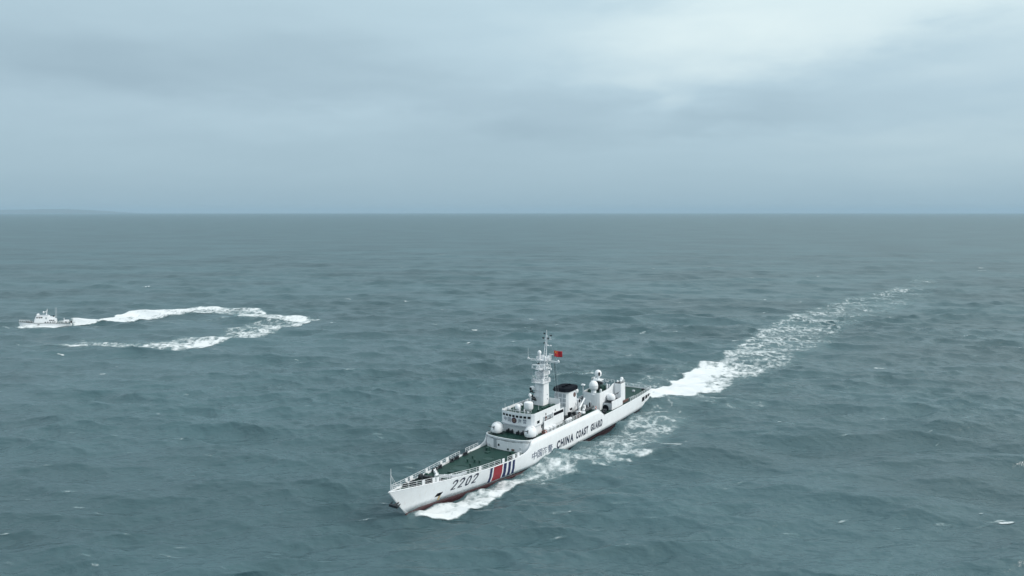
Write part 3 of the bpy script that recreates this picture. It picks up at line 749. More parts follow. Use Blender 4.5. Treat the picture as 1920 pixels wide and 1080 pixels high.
MB().box((.1, 0, 18.2), (.8, .9, 2.6)).build('cable_trunk', M['lgrey'], mast)
# equipment on the lattice
platform(1.2, 0, 20.0, 2.4, 1.6, mast, .5)
radar = MB().tube((1.9, 0, 20.1), (1.9, 0, 20.9), .16, n=8).box((1.9, 0, 20.75), (.5, .5, .3)).build('radar_pedestal', M['white'], mast)
MB().box((1.9, -.2, 21.05), (.28, 3.0, .3), rz=.28).build('radar_scanner', M['white'], radar, bevel=.03)
MB().box((-.9, .95, 19.9), (1.2, .9, .12)).box((-.9, 1.35, 20.5), (1.2, .08, .1)).box((-.35, 1.35, 20.2), (.08, .08, .7)).box((-1.45, 1.35, 20.2), (.08, .08, .7)).box((-.9, 1.35, 20.9), (1.2, .08, .08)).build('work_cage', M['white'], mast)
platform(-.5, 0, 22.0, 2.6, 2.6, mast, .8)
mb = MB()
mb.tube((-.4, -4.6, 21.9), (-.4, 4.3, 21.9), .11, n=6); mb.tube((-.4, -4.0, 21.55), (-.4, 4.0, 21.55), .06, n=5)
for y in (-3.6, -2.4, -1.3, 1.3, 2.4, 3.6): mb.tube((-.4, y, 21.55), (-.4, y, 21.95), .06, n=4)
for y in (-4.5, 4.2): mb.sphere((-.4, y, 22.1), .24, 10, 6); mb.box((-.4, y, 21.9), (.4, .5, .3))
for y in (-1.9, -1.4, 1.0, 1.7): mb.box((-.3, y, 22.3), (.4, .32, .7))
mb.build('yard', M['white'], mast)
for y, h0 in ((-4.55, 2.6), (-1.8, 1.2), (2.0, 1.4)): MB().tube((-.4, y, 22.0), (-.4, y, 22.0 + h0), .04, .025, n=4).build('whip_antenna', M['white'], mast)
MB().box((.55, -.9, 21.0), (.4, .4, .5)).build('lantern', M['dark'], mast)
MB().lathe((.1, -.9, 22.1), [(.3, 0), (.3, 1.2), (.42, 1.4), (.5, 1.7), (.42, 2.05), (.2, 2.25), (.03, 2.3)], 14).build('dome_antenna', M['white'], mast, smooth=True)
MB().box((-1.4, .9, 22.5), (.9, .5, .9)).tube((-1.5, 1.5, 22.1), (-1.5, 1.5, 23.3), .08, n=5).box((-1.5, 1.5, 23.35), (.2, 1.2, .14)).build('antenna_frame', M['white'], mast)
mb = MB()
for y in (-.28, .28): mb.tube((-.9, y * 1.3, 22.0), (-1.9, y * .55, 28.0), .12, .08, n=5)
mb.tube((-1.6, 0, 22.0), (-2.0, 0, 29.3), .10, .06, n=5)
for k in range(9): z = 22.8 + .6 * k; mb.tube((-.9 - (z - 22) / 6, -.3, z), (-.9 - (z - 22) / 6, .3, z), .035, n=4)
pole = mb.build('topmast', M['white'], mast)
mb = MB().tube((-1.8, -1.3, 27.0), (-1.8, 1.5, 27.0), .05, n=5).tube((-1.6, -.3, 25.4), (-1.6, 1.5, 25.4), .06, n=5).box((-1.6, 1.3, 25.5), (.3, .4, .25)).box((-1.6, .4, 25.5), (.3, .5, .25)).tube((-1.9, 1.0, 27.0), (-1.9, 1.0, 27.9), .05, n=4)
mb.build('signal_yard', M['white'], pole)
for y, z in ((-.55, 28.4), (-.9, 27.25), (.5, 27.25), (-.6, 26.0), (1.35, 28.0)):
    MB().box((-1.8, y, z), (.32, .32, .38)).tube((-1.8, y * .5, z), (-1.85, y, z), .04, n=4).build('signal_lamp', M['dark'], pole)
mb = MB(); mb.tube((-.5, 3.0, 21.8), (-3.2, 2.2, 11.8), .05, n=4); mb.build('halyard', M['dark'], mast)
MB().tube((-1.65, 1.45, 25.4), (-1.8, 3.0, 21.9), .02, n=3).build('flag_halyard', M['lgrey'], mast)
# denser rigging and small gear round the mast
platform(.3, 0, 18.5, 3.0, 2.6, mast, .6)
for x, y, z, a, b, c, k in ((1.6, -1.0, 18.9, .5, .5, .7, 'white'), (1.5, 1.0, 18.95, .45, .5, .8, 'lgrey'), (-1.0, 1.1, 18.9, .6, .4, .7, 'white'), (2.2, 1.2, 17.2, .6, .5, .9, 'white'), (2.3, -1.1, 17.2, .5, .6, .8, 'lgrey'), (-.6, 1.4, 17.2, .5, .4, .8, 'white'), (.9, 1.5, 20.3, .4, .4, .6, 'white'), (.4, -1.3, 20.4, .5, .4, .6, 'white'), (-1.2, -.9, 22.5, .5, .5, .9, 'white'), (.4, .8, 22.6, .4, .5, 1.0, 'white')):
    MB().box((x, y, z), (a, b, c)).tube((x, y, z), (x, y, z + c * .9), .05, n=4).build('instrument_box', M[k], mast, bevel=.03)
mb = MB()
for s in (1, -1):
    mb.tube((.6, s * .9, 19.6), (.6, s * 2.7, 19.9), .07, n=5); mb.box((.6, s * 2.7, 20.1), (.3, .3, .5)); mb.tube((-.4, s * 2.2, 21.7), (-.2, s * .9, 20.0), .05, n=4)
mb.build('antenna_arm', M['white'], mast)
mb = MB()
for k in range(14): mb.box((1.95 - .03 * k + .12, .5, 11.4 + k * .38), (.06, .5, .05))
for y in (.26, .74): mb.tube((2.55, y, 11.2), (1.9, y, 16.6), .03, n=4)
mb.build('ladder', M['lgrey'], mast)
for y, x1, y1 in ((-3.8, -1.5, -3.2), (-2.6, -2.0, -2.6), (2.6, -2.4, 2.6), (3.6, -2.6, 3.0)):
    MB().tube((-.4, y, 21.8), (x1, y1, 11.4), .022, n=3).build('halyard', M['lgrey'], mast)
# ---- funnel
fb = [(-8.1, -2.3), (-8.1, 2.3), (-14.2, 2.3), (-14.2, -2.3)]; ft = [(-8.6, -2.05), (-8.6, 2.05), (-13.4, 2.05), (-13.4, -2.05)]
def cham(P, c=.5):
    out = []
    for i, p in enumerate(P):
        a = Vector(P[i - 1]); p = Vector(p); b = Vector(P[(i + 1) % len(P)])
        out += [tuple(p + (a - p).normalized() * c), tuple(p + (b - p).normalized() * c)]
    return out
funnel = MB().prism(cham(fb, .7), 6.3, 12.4, cham(ft, .6)).build('funnel', M['white'], ship, bevel=.05)
cap0 = cham([(-7.9, -2.6), (-7.9, 2.6), (-14.0, 2.6), (-14.0, -2.6)], 1.0); cap1 = cham([(-8.5, -2.45), (-8.5, 2.45), (-14.5, 2.45), (-14.5, -2.45)], 1.0)
cap = MB().prism(cap0, 12.35, 13.15, cap1).build('funnel_cap', M['black'], funnel, bevel=.06)
for x in (-10.2, -11.8, -13.2): MB().lathe((x, 0, 13.0), [(.5, 0), (.5, .4), (.42, .42), (.4, .1), (.02, .1)], 14).build('exhaust_pipe', M['black'], cap)
for k in range(3):
    for j in range(3):
        y = -1.25 + k * 1.25; z = 9.0 + j * 1.15
        lv = MB().box((-8.12 - .075 * (z - 6.3) + .05, y, z), (.12, 1.0, .95), ry=-.08).build('louvre', M['lgrey'], funnel)
        MB().box((-8.12 - .075 * (z - 6.3) + .11, y, z), (.05, .8, .75), ry=-.08).build('louvre_mesh', M['grey'], lv)
crest(funnel, -12.2, 2.1, 11.0, .62, Matrix.Rotation(-math.pi / 2, 4, 'X'))
for x in (-9.6, -10.3): MB().box((x, 2.32, 7.7), (.35, .3, .5)).build('funnel_vent', M['dark'], funnel, bevel=.03)
MB().box((-12.6, 2.25, 8.4), (.1, .1, .8), ry=.5).build('funnel_step', M['lgrey'], funnel)
for s in (1, -1):
    MB().lathe((-14.6, s * 1.3, 10.9), [(.1, 0), (.5, .05), (.62, .35), (.62, .75), (.4, 1.0), (.03, 1.05)], 14).tube((-14.6, s * 1.3, 6.3), (-14.6, s * 1.3, 11.0), .16, n=8).build('vent_cowl', M['white'], ship, smooth=True)
# midships clutter: lockers, vents, winches, raft canisters
MB().box((-15.7, 0, 7.6), (1.6, 3.4, 2.6)).build('fan_room', M['lgrey'], ship, bevel=.05)
MB().lathe((-15.6, 1.75, 8.6), [(.02, -.02), (.45, -.02), (.45, .06), (.02, .06)], 14, 'Y').build('fan_intake', M['black'], ship)
clut = [(-3.4, 3.9, .9, .7, 1.1, 'dark'), (-5.0, 3.2, 1.6, 1.2, .7, 'dark'), (-6.3, 4.6, 1.0, .6, .9, 'rubber'), (-7.4, 3.4, .8, .9, 1.2, 'dark'), (-3.0, 2.0, 1.5, 1.4, 1.2, 'grey'), (-5.4, 1.2, 1.6, 1.2, .9, 'dark'), (-9.6, 3.3, 1.2, .6, .7, 'dark'), (-16.1, 4.6, .8, .8, .9, 'dark'), (-9.2, 5.2, .5, .5, 1.0, 'canvas')]
for x, y, a, b, c, k in clut:
    for s in (1, -1): MB().box((x, s * y, 6.3 + c / 2), (a, b, c)).box((x, s * y, 6.3 + c + .05), (a * .7, b * .7, .14)).build('deck_locker', M[k], ship, bevel=.04)
for s in (1, -1):
    for x in (-2.7, -4.0, 7.0, 5.4, 3.8):
        r = .36; z = 6.95
        c = MB().lathe((x, s * 5.35, z), [(.02, -.62), (r * .8, -.6), (r, -.5), (r, .5), (r * .8, .6), (.02, .62)], 14, 'X')
        cn = c.build('raft_canister', M['white'], ship, smooth=True)
        MB().box((x, s * 5.35, 6.48), (.9, .6, .36)).build('cradle', M['lgrey'], cn)
    for x in (9.3, 8.5, -7.0, -8.4): MB().box((x, s * 5.5, 6.75), (.55, .5, .9)).build('hose_box', M['canvas'], ship, bevel=.04)
    # boat davit
    dv = MB().tube((-10.4, s * 4.4, 6.3), (-10.4, s * 4.6, 8.3), .32, .26, n=8).tube((-10.4, s * 4.6, 8.2), (-14.8, s * 3.7, 9.7), .27, .17, n=8).box((-10.4, s * 4.4, 6.8), (1.2, 1.2, 1.0)).tube((-14.7, s * 3.7, 9.7), (-14.7, s * 3.7, 8.3), .05, n=4)
    dv.build('boat_davit', M['white'], ship, bevel=.0)
    for dx, dz in ((0, 0), (.7, .1), (.2, .75)): MB().sphere((-11.6 + dx, s * 5.2, 6.75 + dz), .42, 10, 6).build('fender_ball', M['white'], ship, smooth=True)
# ---- aft deckhouse
ah = [(-35.5, -2.6)] + [(-25.2 + .9 * (1 - (y / 2.6) ** 2) - .5, y) for y in np.linspace(-2.6, 2.6, 9)] + [(-35.5, 2.6)]
aft = MB().prism(ah, 3.7, 8.0).build('aft_deckhouse', M['white'], ship, bevel=.05)
def wall_top(x): return float(np.interp(x, [-35.5, -34, -32.2, -30.5, -25.7, -24], [9.75, 9.7, 9.0, 8.75, 8.65, 8.65]))
mb = MB(); ring = []
for a, b in zip(ah, ah[1:]):
    for q in np.linspace(0, 1, 7 if abs(a[0] - b[0]) > 3 else 2)[:-1]: ring.append((a[0] + (b[0] - a[0]) * q, a[1] + (b[1] - a[1]) * q))
ring.append(ah[-1])
for a, b in zip(ring, ring[1:]):
    a, b = Vector(a), Vector(b); d = (b - a).normalized(); nn = Vector((-d.y, d.x)) * .1
    mb.prism([tuple(a), tuple(b), tuple(b + nn), tuple(a + nn)], 7.98, lambda x, y: wall_top(x))
mb.build('bulwark', M['white'], aft)
MB().prism([(x + (.1 if x < -30 else -.1), y * .96) for x, y in ah], 8.0, 8.06).build('roof_deck', M['green'], aft)
MB().tube((-25.3, -2.4, 8.0), (-25.3, -2.4, 10.4), .12, n=6).box((-25.3, -2.4, 10.5), (.9, .9, .35)).build('lamp_post', M['white'], aft)
rd = MB().lathe((-25.6, .75, 8.06), [(.9, 0), (.75, .3), (.7, 1.3), (1.05, 1.5), (1.22, 1.9), (1.28, 2.5), (1.22, 2.9), (1.0, 3.4), (.65, 3.75), (.3, 3.9), (.03, 3.93)], 20).build('large_radome', M['white'], ship, smooth=True)
MB().lathe((-25.6, .75, 8.06), [(1.3, 2.46), (1.3, 2.56)], 20).build('radome_seam', M['lgrey'], rd)
mb = MB(); mb.tube((-29.8, 0, 8.05), (-29.8, 0, 11.2), .42, n=8); dp = mb.build('dome_pedestal', M['dark'], ship)
MB().box((-29.8, 0, 11.35), (2.2, 2.4, .25)).tube((-29.8, 0, 11.4), (-29.8, 0, 12.4), .35, n=8).build('platform', M['white'], dp)
MB().lathe((-29.8, 0, 12.3), [(.5, 0), (.85, .15), (1.0, .7), (.95, 1.2), (.65, 1.65), (.3, 1.85), (.03, 1.88)], 16).build('tracking_dome', M['white'], dp, smooth=True)
MB().box((-29.1, .72, 13.2), (.5, .35, .95)).build('lens', M['black'], dp, bevel=.05)
for x, y, a, b, c, k in ((-27.9, 1.8, .5, .5, 1.1, 'white'), (-28.6, 1.4, .5, .4, .6, 'white'), (-31.5, .2, 2.6, 1.6, 1.3, 'green2'), (-33.2, -1.2, 1.6, 1.2, 1.9, 'dark'), (-31.9, 1.7, .5, .4, 1.8, 'white'), (-32.9, 1.9, .5, .4, 1.5, 'lgrey'), (-27.4, -1.4, 1.2, .8, .8, 'green2')):
    MB().box((x, y, 8.06 + c / 2), (a, b, c)).box((x, y, 8.1 + c), (a * .6, b * .6, .2)).build('roof_locker', M[k], aft, bevel=.05)
railing('railing', [(-31, -2.5, 9.0), (-35.3, -2.5, 9.7), (-35.3, 2.4, 9.7)], .8, 2, .9, parent=aft)
for y, z in ((-.4, 9.1), (.8, 9.4)): MB().tube((-33.5, y, 8.1), (-33.5, y, z + .8), .06, n=5).box((-33.5, y, z + .8), (.3, .9, .25)).build('antenna_frame', M['lgrey'], aft)
for s in (1, -1):
    tw = MB().box((-36.0, s * 3.75, 6.75), (2.9, 2.1, 6.0)).build('vent_tower', M['white'], ship, bevel=.05)
    MB().box((-34.5, s * 3.8, 6.9), (.08, .35, .4)).build('porthole', M['grey'], tw)
    MB().box((-36.0, s * 3.75, 9.8), (2.7, 1.9, .12)).build('roof_deck', M['dark'], tw)
    for dx, dy, hh, r in ((-.9, .2, 1.0, .48), (.1, .4, .55, .35), (.8, -.3, .5, .3)):
        MB().lathe((-36.0 + dx, s * 3.75 + dy, 9.8), [(.08, 0), (.08, hh * .55), (r, hh * .6), (r * 1.05, hh), (r * .7, hh + r * .7), (.03, hh + r)], 12).build('small_radome', M['white'], tw, smooth=True)
    railing('railing', [(-34.7, s * 4.7, 9.75), (-37.3, s * 4.7, 9.75)], .7, 2, .9, parent=tw)
    gp_ = MB().box((-30.9, s * 3.9, 4.65), (6.6, 2.45, 1.9)).build('gun_platform', M['lgrey'], ship, bevel=.04)
    side_panel('platform_bulwark', -27.7, -34.7, 3.72, 6.15, s * 5.25, M['white'], gp_, .12, .03)
    MB().box((-30.9, s * 3.9, 5.63), (6.4, 2.3, .06)).build('platform_deck', M['dark'], gp_)
    MB().box((-37.0, s * 5.0, 4.35), (4.4, .1, .75)).build('opening_shade', M['canvas'], ship)  # dark brown panel stands in for the shade of an opening
    MB().lathe((-25.9, s * 4.3, 4.6), [(.02, -.1), (.85, -.1), (.95, 0), (.85, .1), (.02, .1)], 18, 'X').build('recess_shade', M['black'], ship)  # black disc painted in for the dark inside a round recess
    MB().box((-24.0, s * 4.9, 4.3), (1.2, .9, 1.0)).sphere((-22.6, s * 5.2, 4.4), .45, 10, 6).build('deck_locker', M['dark'], ship, bevel=.04)
    MB().box((-19.0, s * 4.6, 4.4), (1.2, 1.2, 1.2)).build('deck_locker', M['lgrey'], ship, bevel=.04)
# aft deck fittings and painted landing marks
fd = lambda x: ti(SHEER_T, x) - .18
mb = MB()
for a, b in (((-40, -3.4), (-52, -3.4)), ((-40, 3.4), (-52, 3.4)), ((-52, -3.4), (-52, 3.4)), ((-40, 0), (-46, 0))):
    mb.box(((a[0] + b[0]) / 2, (a[1] + b[1]) / 2, fd(-46) + .012), (abs(a[0] - b[0]) + .16, abs(a[1] - b[1]) + .16, .012))
mb.build('deck_marking', M['lgrey'], ship)
for x, y, a, b, c in ((-45.5, -1.0, .9, .8, .8), (-50.8, 1.3, .7, .7, .5), (-53.5, -3.2, .8, .6, .6), (-53.5, 3.2, .8, .6, .6), (-41.0, 2.0, 3.2, .3, .5), (-42.5, -3.9, 1.4, .8, .7)):
    MB().box((x, y, fd(x) + c / 2), (a, b, c)).build('deck_locker', M['dark' if c > .55 else 'lgrey'], ship, bevel=.04)
# ---- gun houses
def gun_house(x, y, z, rz, sc):
    o = MB()
    prof = [(1.05, 0), (1.35, .12), (1.5, .5), (1.52, .95), (1.42, 1.5), (1.2, 1.95), (.8, 2.3), (.35, 2.45), (.03, 2.47)]
    o.lathe((0, 0, .35), prof, 24)
    o.v = [(vx * 1.12 - (.18 * max(0, vz - .8) if vx > .3 else 0), vy, vz) for vx, vy, vz in o.v]
    g = o.build('gun_house', M['white'], ship, smooth=True)
    g.matrix_local = Matrix.Translation((x, y, z)) @ Matrix.Rotation(rz, 4, 'Z') @ Matrix.Scale(sc, 4)
    MB().lathe((0, 0, 0), [(1.3, 0), (1.3, .38), (.02, .4)], 22).build('base_ring', M['dark'], g)
    MB().box((1.35, 0, 1.75), (.5, .34, .9), ry=-.35).build('gun_slit', M['grey'], g, bevel=.04)
    MB().tube((1.2, 0, 1.7), (2.0, 0, 2.05), .13, .12, n=8).tube((2.0, 0, 2.05), (4.0, 0, 2.75), .10, .08, n=8).build('gun_barrel', M['dark'], g)
    MB().box((-.4, 1.45, .9), (.4, .15, .4)).build('hatch', M['lgrey'], g, bevel=.03)
gun_house(12.9, 4.35, 6.3, 0.10, .98); gun_house(14.0, -4.35, 6.3, 0.10, .98)
gun_house(-30.4, 3.75, 5.62, 2.75, .78); gun_house(-30.4, -3.75, 5.62, -2.75, .78)

# ------------------------------------------------------------------ things carried by the ship
bpy.context.view_layer.update()
SM = Matrix.Translation(ship.location) @ ship.rotation_euler.to_matrix().to_4x4()
def on_ship(name, loc, rz=0):
    o = empty(name, (0, 0, 0)); o.matrix_world = SM @ Matrix.Translation(loc) @ Matrix.Rotation(rz, 4, 'Z'); return o
def inflatable(loc, rz, label):
    r = on_ship('inflatable_boat', loc, rz); tag(r, label, 'inflatable boat', 'inflatable boats in the davits')
    mb = MB(); pts = [(-3, 1.0, 0), (1.2, 1.0, .05), (2.5, .6, .2), (3.1, 0, .35), (2.5, -.6, .2), (1.2, -1.0, .05), (-3, -1.0, 0)]
    mb.path(pts, .3, 10); mb.build('tube', M['rubber'], r, smooth=True)
    MB().prism([(-3, -.9), (1.4, -.9), (2.9, 0), (1.4, .9), (-3, .9)], -.45, -.05, [(-3, -.95), (1.4, -.95), (3.0, 0), (1.4, .95), (-3, .95)]).build('boat_hull', M['lgrey'], r)
    MB().box((.2, 0, .45), (.9, .7, 1.0), taper=.8).build('console', M['white'], r, bevel=.04)
    MB().box((-.9, 0, .25), (.9, .6, .6)).build('seat', M['dark'], r, bevel=.05)
    MB().box((-3.1, 0, .4), (.5, .5, 1.0)).build('outboard_motor', M['dark'], r, bevel=.06)
    mb = MB()
    for s in (1, -1): mb.tube((-2.2, s * .7, 0), (-2.2, s * .6, 1.6), .05, n=5)
    mb.tube((-2.2, -.6, 1.6), (-2.2, .6, 1.6), .05, n=5); mb.build('roll_bar', M['white'], r)
    MB().box((1.2, 0, .1), (1.2, 1.0, .12)).build('bow_deck', M['green2'], r)
inflatable((-14.0, 4.1, 7.15), .0, 'grey inflatable boat in the davit behind the funnel, on the side with the lettering')
inflatable((-14.0, -4.1, 7.15), .0, 'grey inflatable boat in the davit behind the funnel, on the far side of the ship')
def lifebuoy(loc, axis_rz, label):
    r = on_ship('lifebuoy', loc, axis_rz)
    tag(r, label, 'lifebuoy', 'lifebuoys on the rails of the large ship')
    for k in range(8):
        pts = [(.34 * math.cos(math.pi * 2 * (k + q / 4) / 8), 0, .34 * math.sin(math.pi * 2 * (k + q / 4) / 8)) for q in range(5)]
        MB().path(pts, .1, 6).build('ring_segment', M['orange' if k % 2 else 'stripewhite'], r, smooth=True)
lifebuoy((8.9, 6.1, 6.95), 0, 'orange and white lifebuoy on the rail beside the nearer gun house')
lifebuoy((-17.0, 5.9, 6.9), 0, 'orange and white lifebuoy at the step in the hull side')
def build_flag():
    r = on_ship('flag', (-1.75, 2.2, 23.6), 0); tag(r, 'red flag with yellow stars flying from the mast of the large ship', 'flag')
    W_, H_, n, m_ = 2.05, 1.5, 18, 10
    d = Vector((-.62, .80, 0)).normalized(); nrm = Vector((d.y, -d.x, 0))
    def pos(u, v, out=0):
        return d * (u * W_) + Vector((0, 0, (v - .5) * H_ - .22 * u * H_ - .12 * math.sin(u * 4) * u)) + nrm * (.16 * math.sin(u * 7.5 + v * 1.2) * (u + .15) + out)
    vs = [pos(i / n, j / m_) for i in range(n + 1) for j in range(m_ + 1)]
    fs = [(i * (m_ + 1) + j, (i + 1) * (m_ + 1) + j, (i + 1) * (m_ + 1) + j + 1, i * (m_ + 1) + j + 1) for i in range(n) for j in range(m_)]
    me = bpy.data.meshes.new('cloth'); me.from_pydata(vs, [], fs); me.polygons.foreach_set('use_smooth', [True] * len(me.polygons))
    o = link_mesh('cloth', me, M['flag'], r); o.modifiers.new('t', 'SOLIDIFY').thickness = .012
    for cu, cv, rr in ((.17, .75, .15), (.33, .9, .05), (.40, .8, .05), (.40, .65, .05), (.33, .55, .05)):
        for sd in (.03, -.03):
            vs = []
            for k in range(10):
                a = math.pi / 2 + k * math.pi / 5; q = rr if k % 2 == 0 else rr * .4
                vs.append(pos(cu + q * math.cos(a) * H_ / W_, cv + q * math.sin(a), sd))
            vs.append(pos(cu, cv, sd))
            me = bpy.data.meshes.new('star'); me.from_pydata(vs, [], [(k, (k + 1) % 10, 10) for k in range(10)]); link_mesh('star', me, M['star'], o)
build_flag()

# ------------------------------------------------------------------ the small patrol boat far to the left
def build_patrol_boat():
    bx, by = at(35, 612.5); sx, sy = at(134, 607.5)
    hd = math.atan2(by - sy, bx - sx); L = math.hypot(bx - sx, by - sy)
    r = empty('patrol_boat', ((bx + sx) / 2, (by + sy) / 2, .1), (0, -.02, hd)); k = L / 25.0; r.scale = (k, k, k)
    tag(r, 'small white patrol boat racing ahead of its curved foam wake far on the left', 'patrol boat')
    st = np.linspace(-12.5, 12.5, 26)
    hw = lambda x: float(np.interp(x, [-12.5, -6, 2, 7, 10, 12, 12.5], [2.5, 2.7, 2.7, 2.2, 1.3, .4, .05]))
    zd = lambda x: float(np.interp(x, [-12.5, -4, 4, 12.5], [1.15, 1.2, 1.6, 2.5]))
    vs = []; fs = []
    for x in st:
        for s in (1, -1):
            vs += [(x * (.93 if x > 0 else 1), s * hw(x) * .72, -.8), (x * (.95 if x > 0 else 1), s * hw(x) * .82, .3), (x, s * hw(x), zd(x))]
    for i in range(len(st) - 1):
        a = i * 6; b = a + 6
        for o_, rev in ((0, False), (3, True)):
            for q in range(2):
                f = (a + o_ + q, a + o_ + q + 1, b + o_ + q + 1, b + o_ + q); fs.append(f[::-1] if rev else f)
    fs.append((0, 1, 2, 5, 4, 3))
    me = bpy.data.meshes.new('hull'); me.from_pydata(vs, [], fs); me.update()
    hl = link_mesh('hull', me, M['hullw'], r)
    bm = bmesh.new(); bm.from_mesh(me); bmesh.ops.recalc_face_normals(bm, faces=bm.faces); bm.to_mesh(me); bm.free()
    n = len(st); vs = [(x, s * max(hw(x) - .06, .02), zd(x) - .06) for s in (1, -1) for x in st]
    me = bpy.data.meshes.new('deck'); me.from_pydata(vs, [], [(i, i + 1, n + i + 1, n + i)[::-1] for i in range(n - 1)]); dk = link_mesh('deck', me, M['green2'], r); dk.modifiers.new('t', 'SOLIDIFY').thickness = .08
    for s in (1, -1):
        mb = MB(); mb.path([(x, s * (hw(x) + .02), zd(x) - .08) for x in st], .09, 5); mb.build('rubbing_strip', M['rubber'], hl)
    for x in (6.4, 7.4): MB().box((x * .4, hw(x * .4) - .08, .7), (.5, .12, .3)).build('hull_port', M['dark'], hl)
    cab = MB().prism([(-5.5, -2.1), (5.0, -2.1), (5.6, -1.4), (5.6, 1.4), (5.0, 2.1), (-5.5, 2.1)], 1.1, 3.4, [(-5.3, -2.0), (4.4, -2.0), (4.9, -1.3), (4.9, 1.3), (4.4, 2.0), (-5.3, 2.0)]).build('cabin', M['white'], r, bevel=.05)
    wh = MB().prism([(-2.2, -1.8), (4.3, -1.8), (4.9, -1.2), (4.9, 1.2), (4.3, 1.8), (-2.2, 1.8)], 3.4, 5.2, [(-2.2, -1.7), (3.7, -1.7), (4.2, -1.1), (4.2, 1.1), (3.7, 1.7), (-2.2, 1.7)]).build('wheelhouse', M['white'], r, bevel=.05)
    for s in (1, -1):
        for x in (3.4, 2.3, 1.3): MB().box((x, s * 1.79, 4.45), (.75, .12, .6)).build('window', M['glass'], wh)
        for x in (-2.6, -3.5, -4.4): MB().box((x, s * 2.06, 2.85), (.65, .12, .5)).build('window', M['glass'], cab)
        for x in (-.4, -1.6, -2.8, -4.0, -4.9): MB().box((x, s * 2.11, 1.85), (.6, .12, .5)).build('porthole', M['dark'], cab)
        MB().box((-.8, s * 1.82, 4.0), (.8, .08, 1.0)).build('door', M['grey'], wh)
        railing('railing', [(x, s * (hw(x) - .1), zd(x)) for x in (12.0, 10.5, 9, 7, 5.5)], .9, 2, 1.2, .06, parent=r)
        railing('railing', [(x, s * (hw(x) - .1), zd(x)) for x in (-6.5, -9, -12.3)], .9, 2, 1.2, .06, parent=r)
    for y in (-.8, 0, .8): MB().box((4.6, y, 4.4), (.12, .6, .5), ry=-.2).build('window', M['glass'], wh)
    MB().box((1.2, 0, 5.4), (5.6, 3.2, .35)).build('flying_bridge', M['lgrey'], wh, bevel=.05)
    MB().box((3.2, 0, 6.0), (1.0, 2.6, .9), taper=.85).build('bridge_screen', M['white'], wh, bevel=.05)
    ms = MB().tube((-.6, 0, 5.2), (-1.2, 0, 9.0), .28, .1, n=6).tube((-1.0, -1.2, 8.0), (-1.0, 1.2, 8.0), .09, n=5).tube((1.0, 0, 6.2), (-.8, 0, 7.8), .12, n=5).build('mast', M['white'], r)
    MB().box((-.3, 0, 7.4), (.4, 1.8, .25)).build('radar_scanner', M['white'], ms); MB().sphere((.6, 0, 7.2), .5, 10, 6).build('dome_antenna', M['white'], ms, smooth=True)
    MB().box((-3.4, 0, 4.0), (2.4, 2.0, 1.3)).build('funnel_casing', M['white'], r, bevel=.06)
    MB().lathe((-4.2, .6, 4.5), [(.4, 0), (.4, .8), (.03, .82)], 10).build('exhaust_pipe', M['black'], r)
    for x in (-5.0, -5.6): MB().tube((x, .4, 3.9), (x - .1, .4, 9.8), .06, .04, n=4).build('whip_antenna', M['white'], r)
    MB().box((-10.0, 0, 1.8), (2.4, 2.4, 1.4)).box((-9.2, 1.0, 3.3), (.3, .3, 1.2)).build('stern_housing', M['white'], r, bevel=.06)
    MB().box((-10.0, 1.22, 1.6), (.7, .08, .6)).build('stern_opening', M['black'], r)
    MB().box((-12.4, 0, 1.3), (.7, 2.2, 1.3)).build('outboard_drive', M['dark'], r, bevel=.06)
    MB().box((8.2, 0, 2.3), (1.2, .9, .7)).build('windlass', M['dark'], r, bevel=.05); MB().box((6.6, 0, 2.1), (.9, 1.6, .6)).build('deck_locker', M['dark'], r, bevel=.05)
build_patrol_boat()

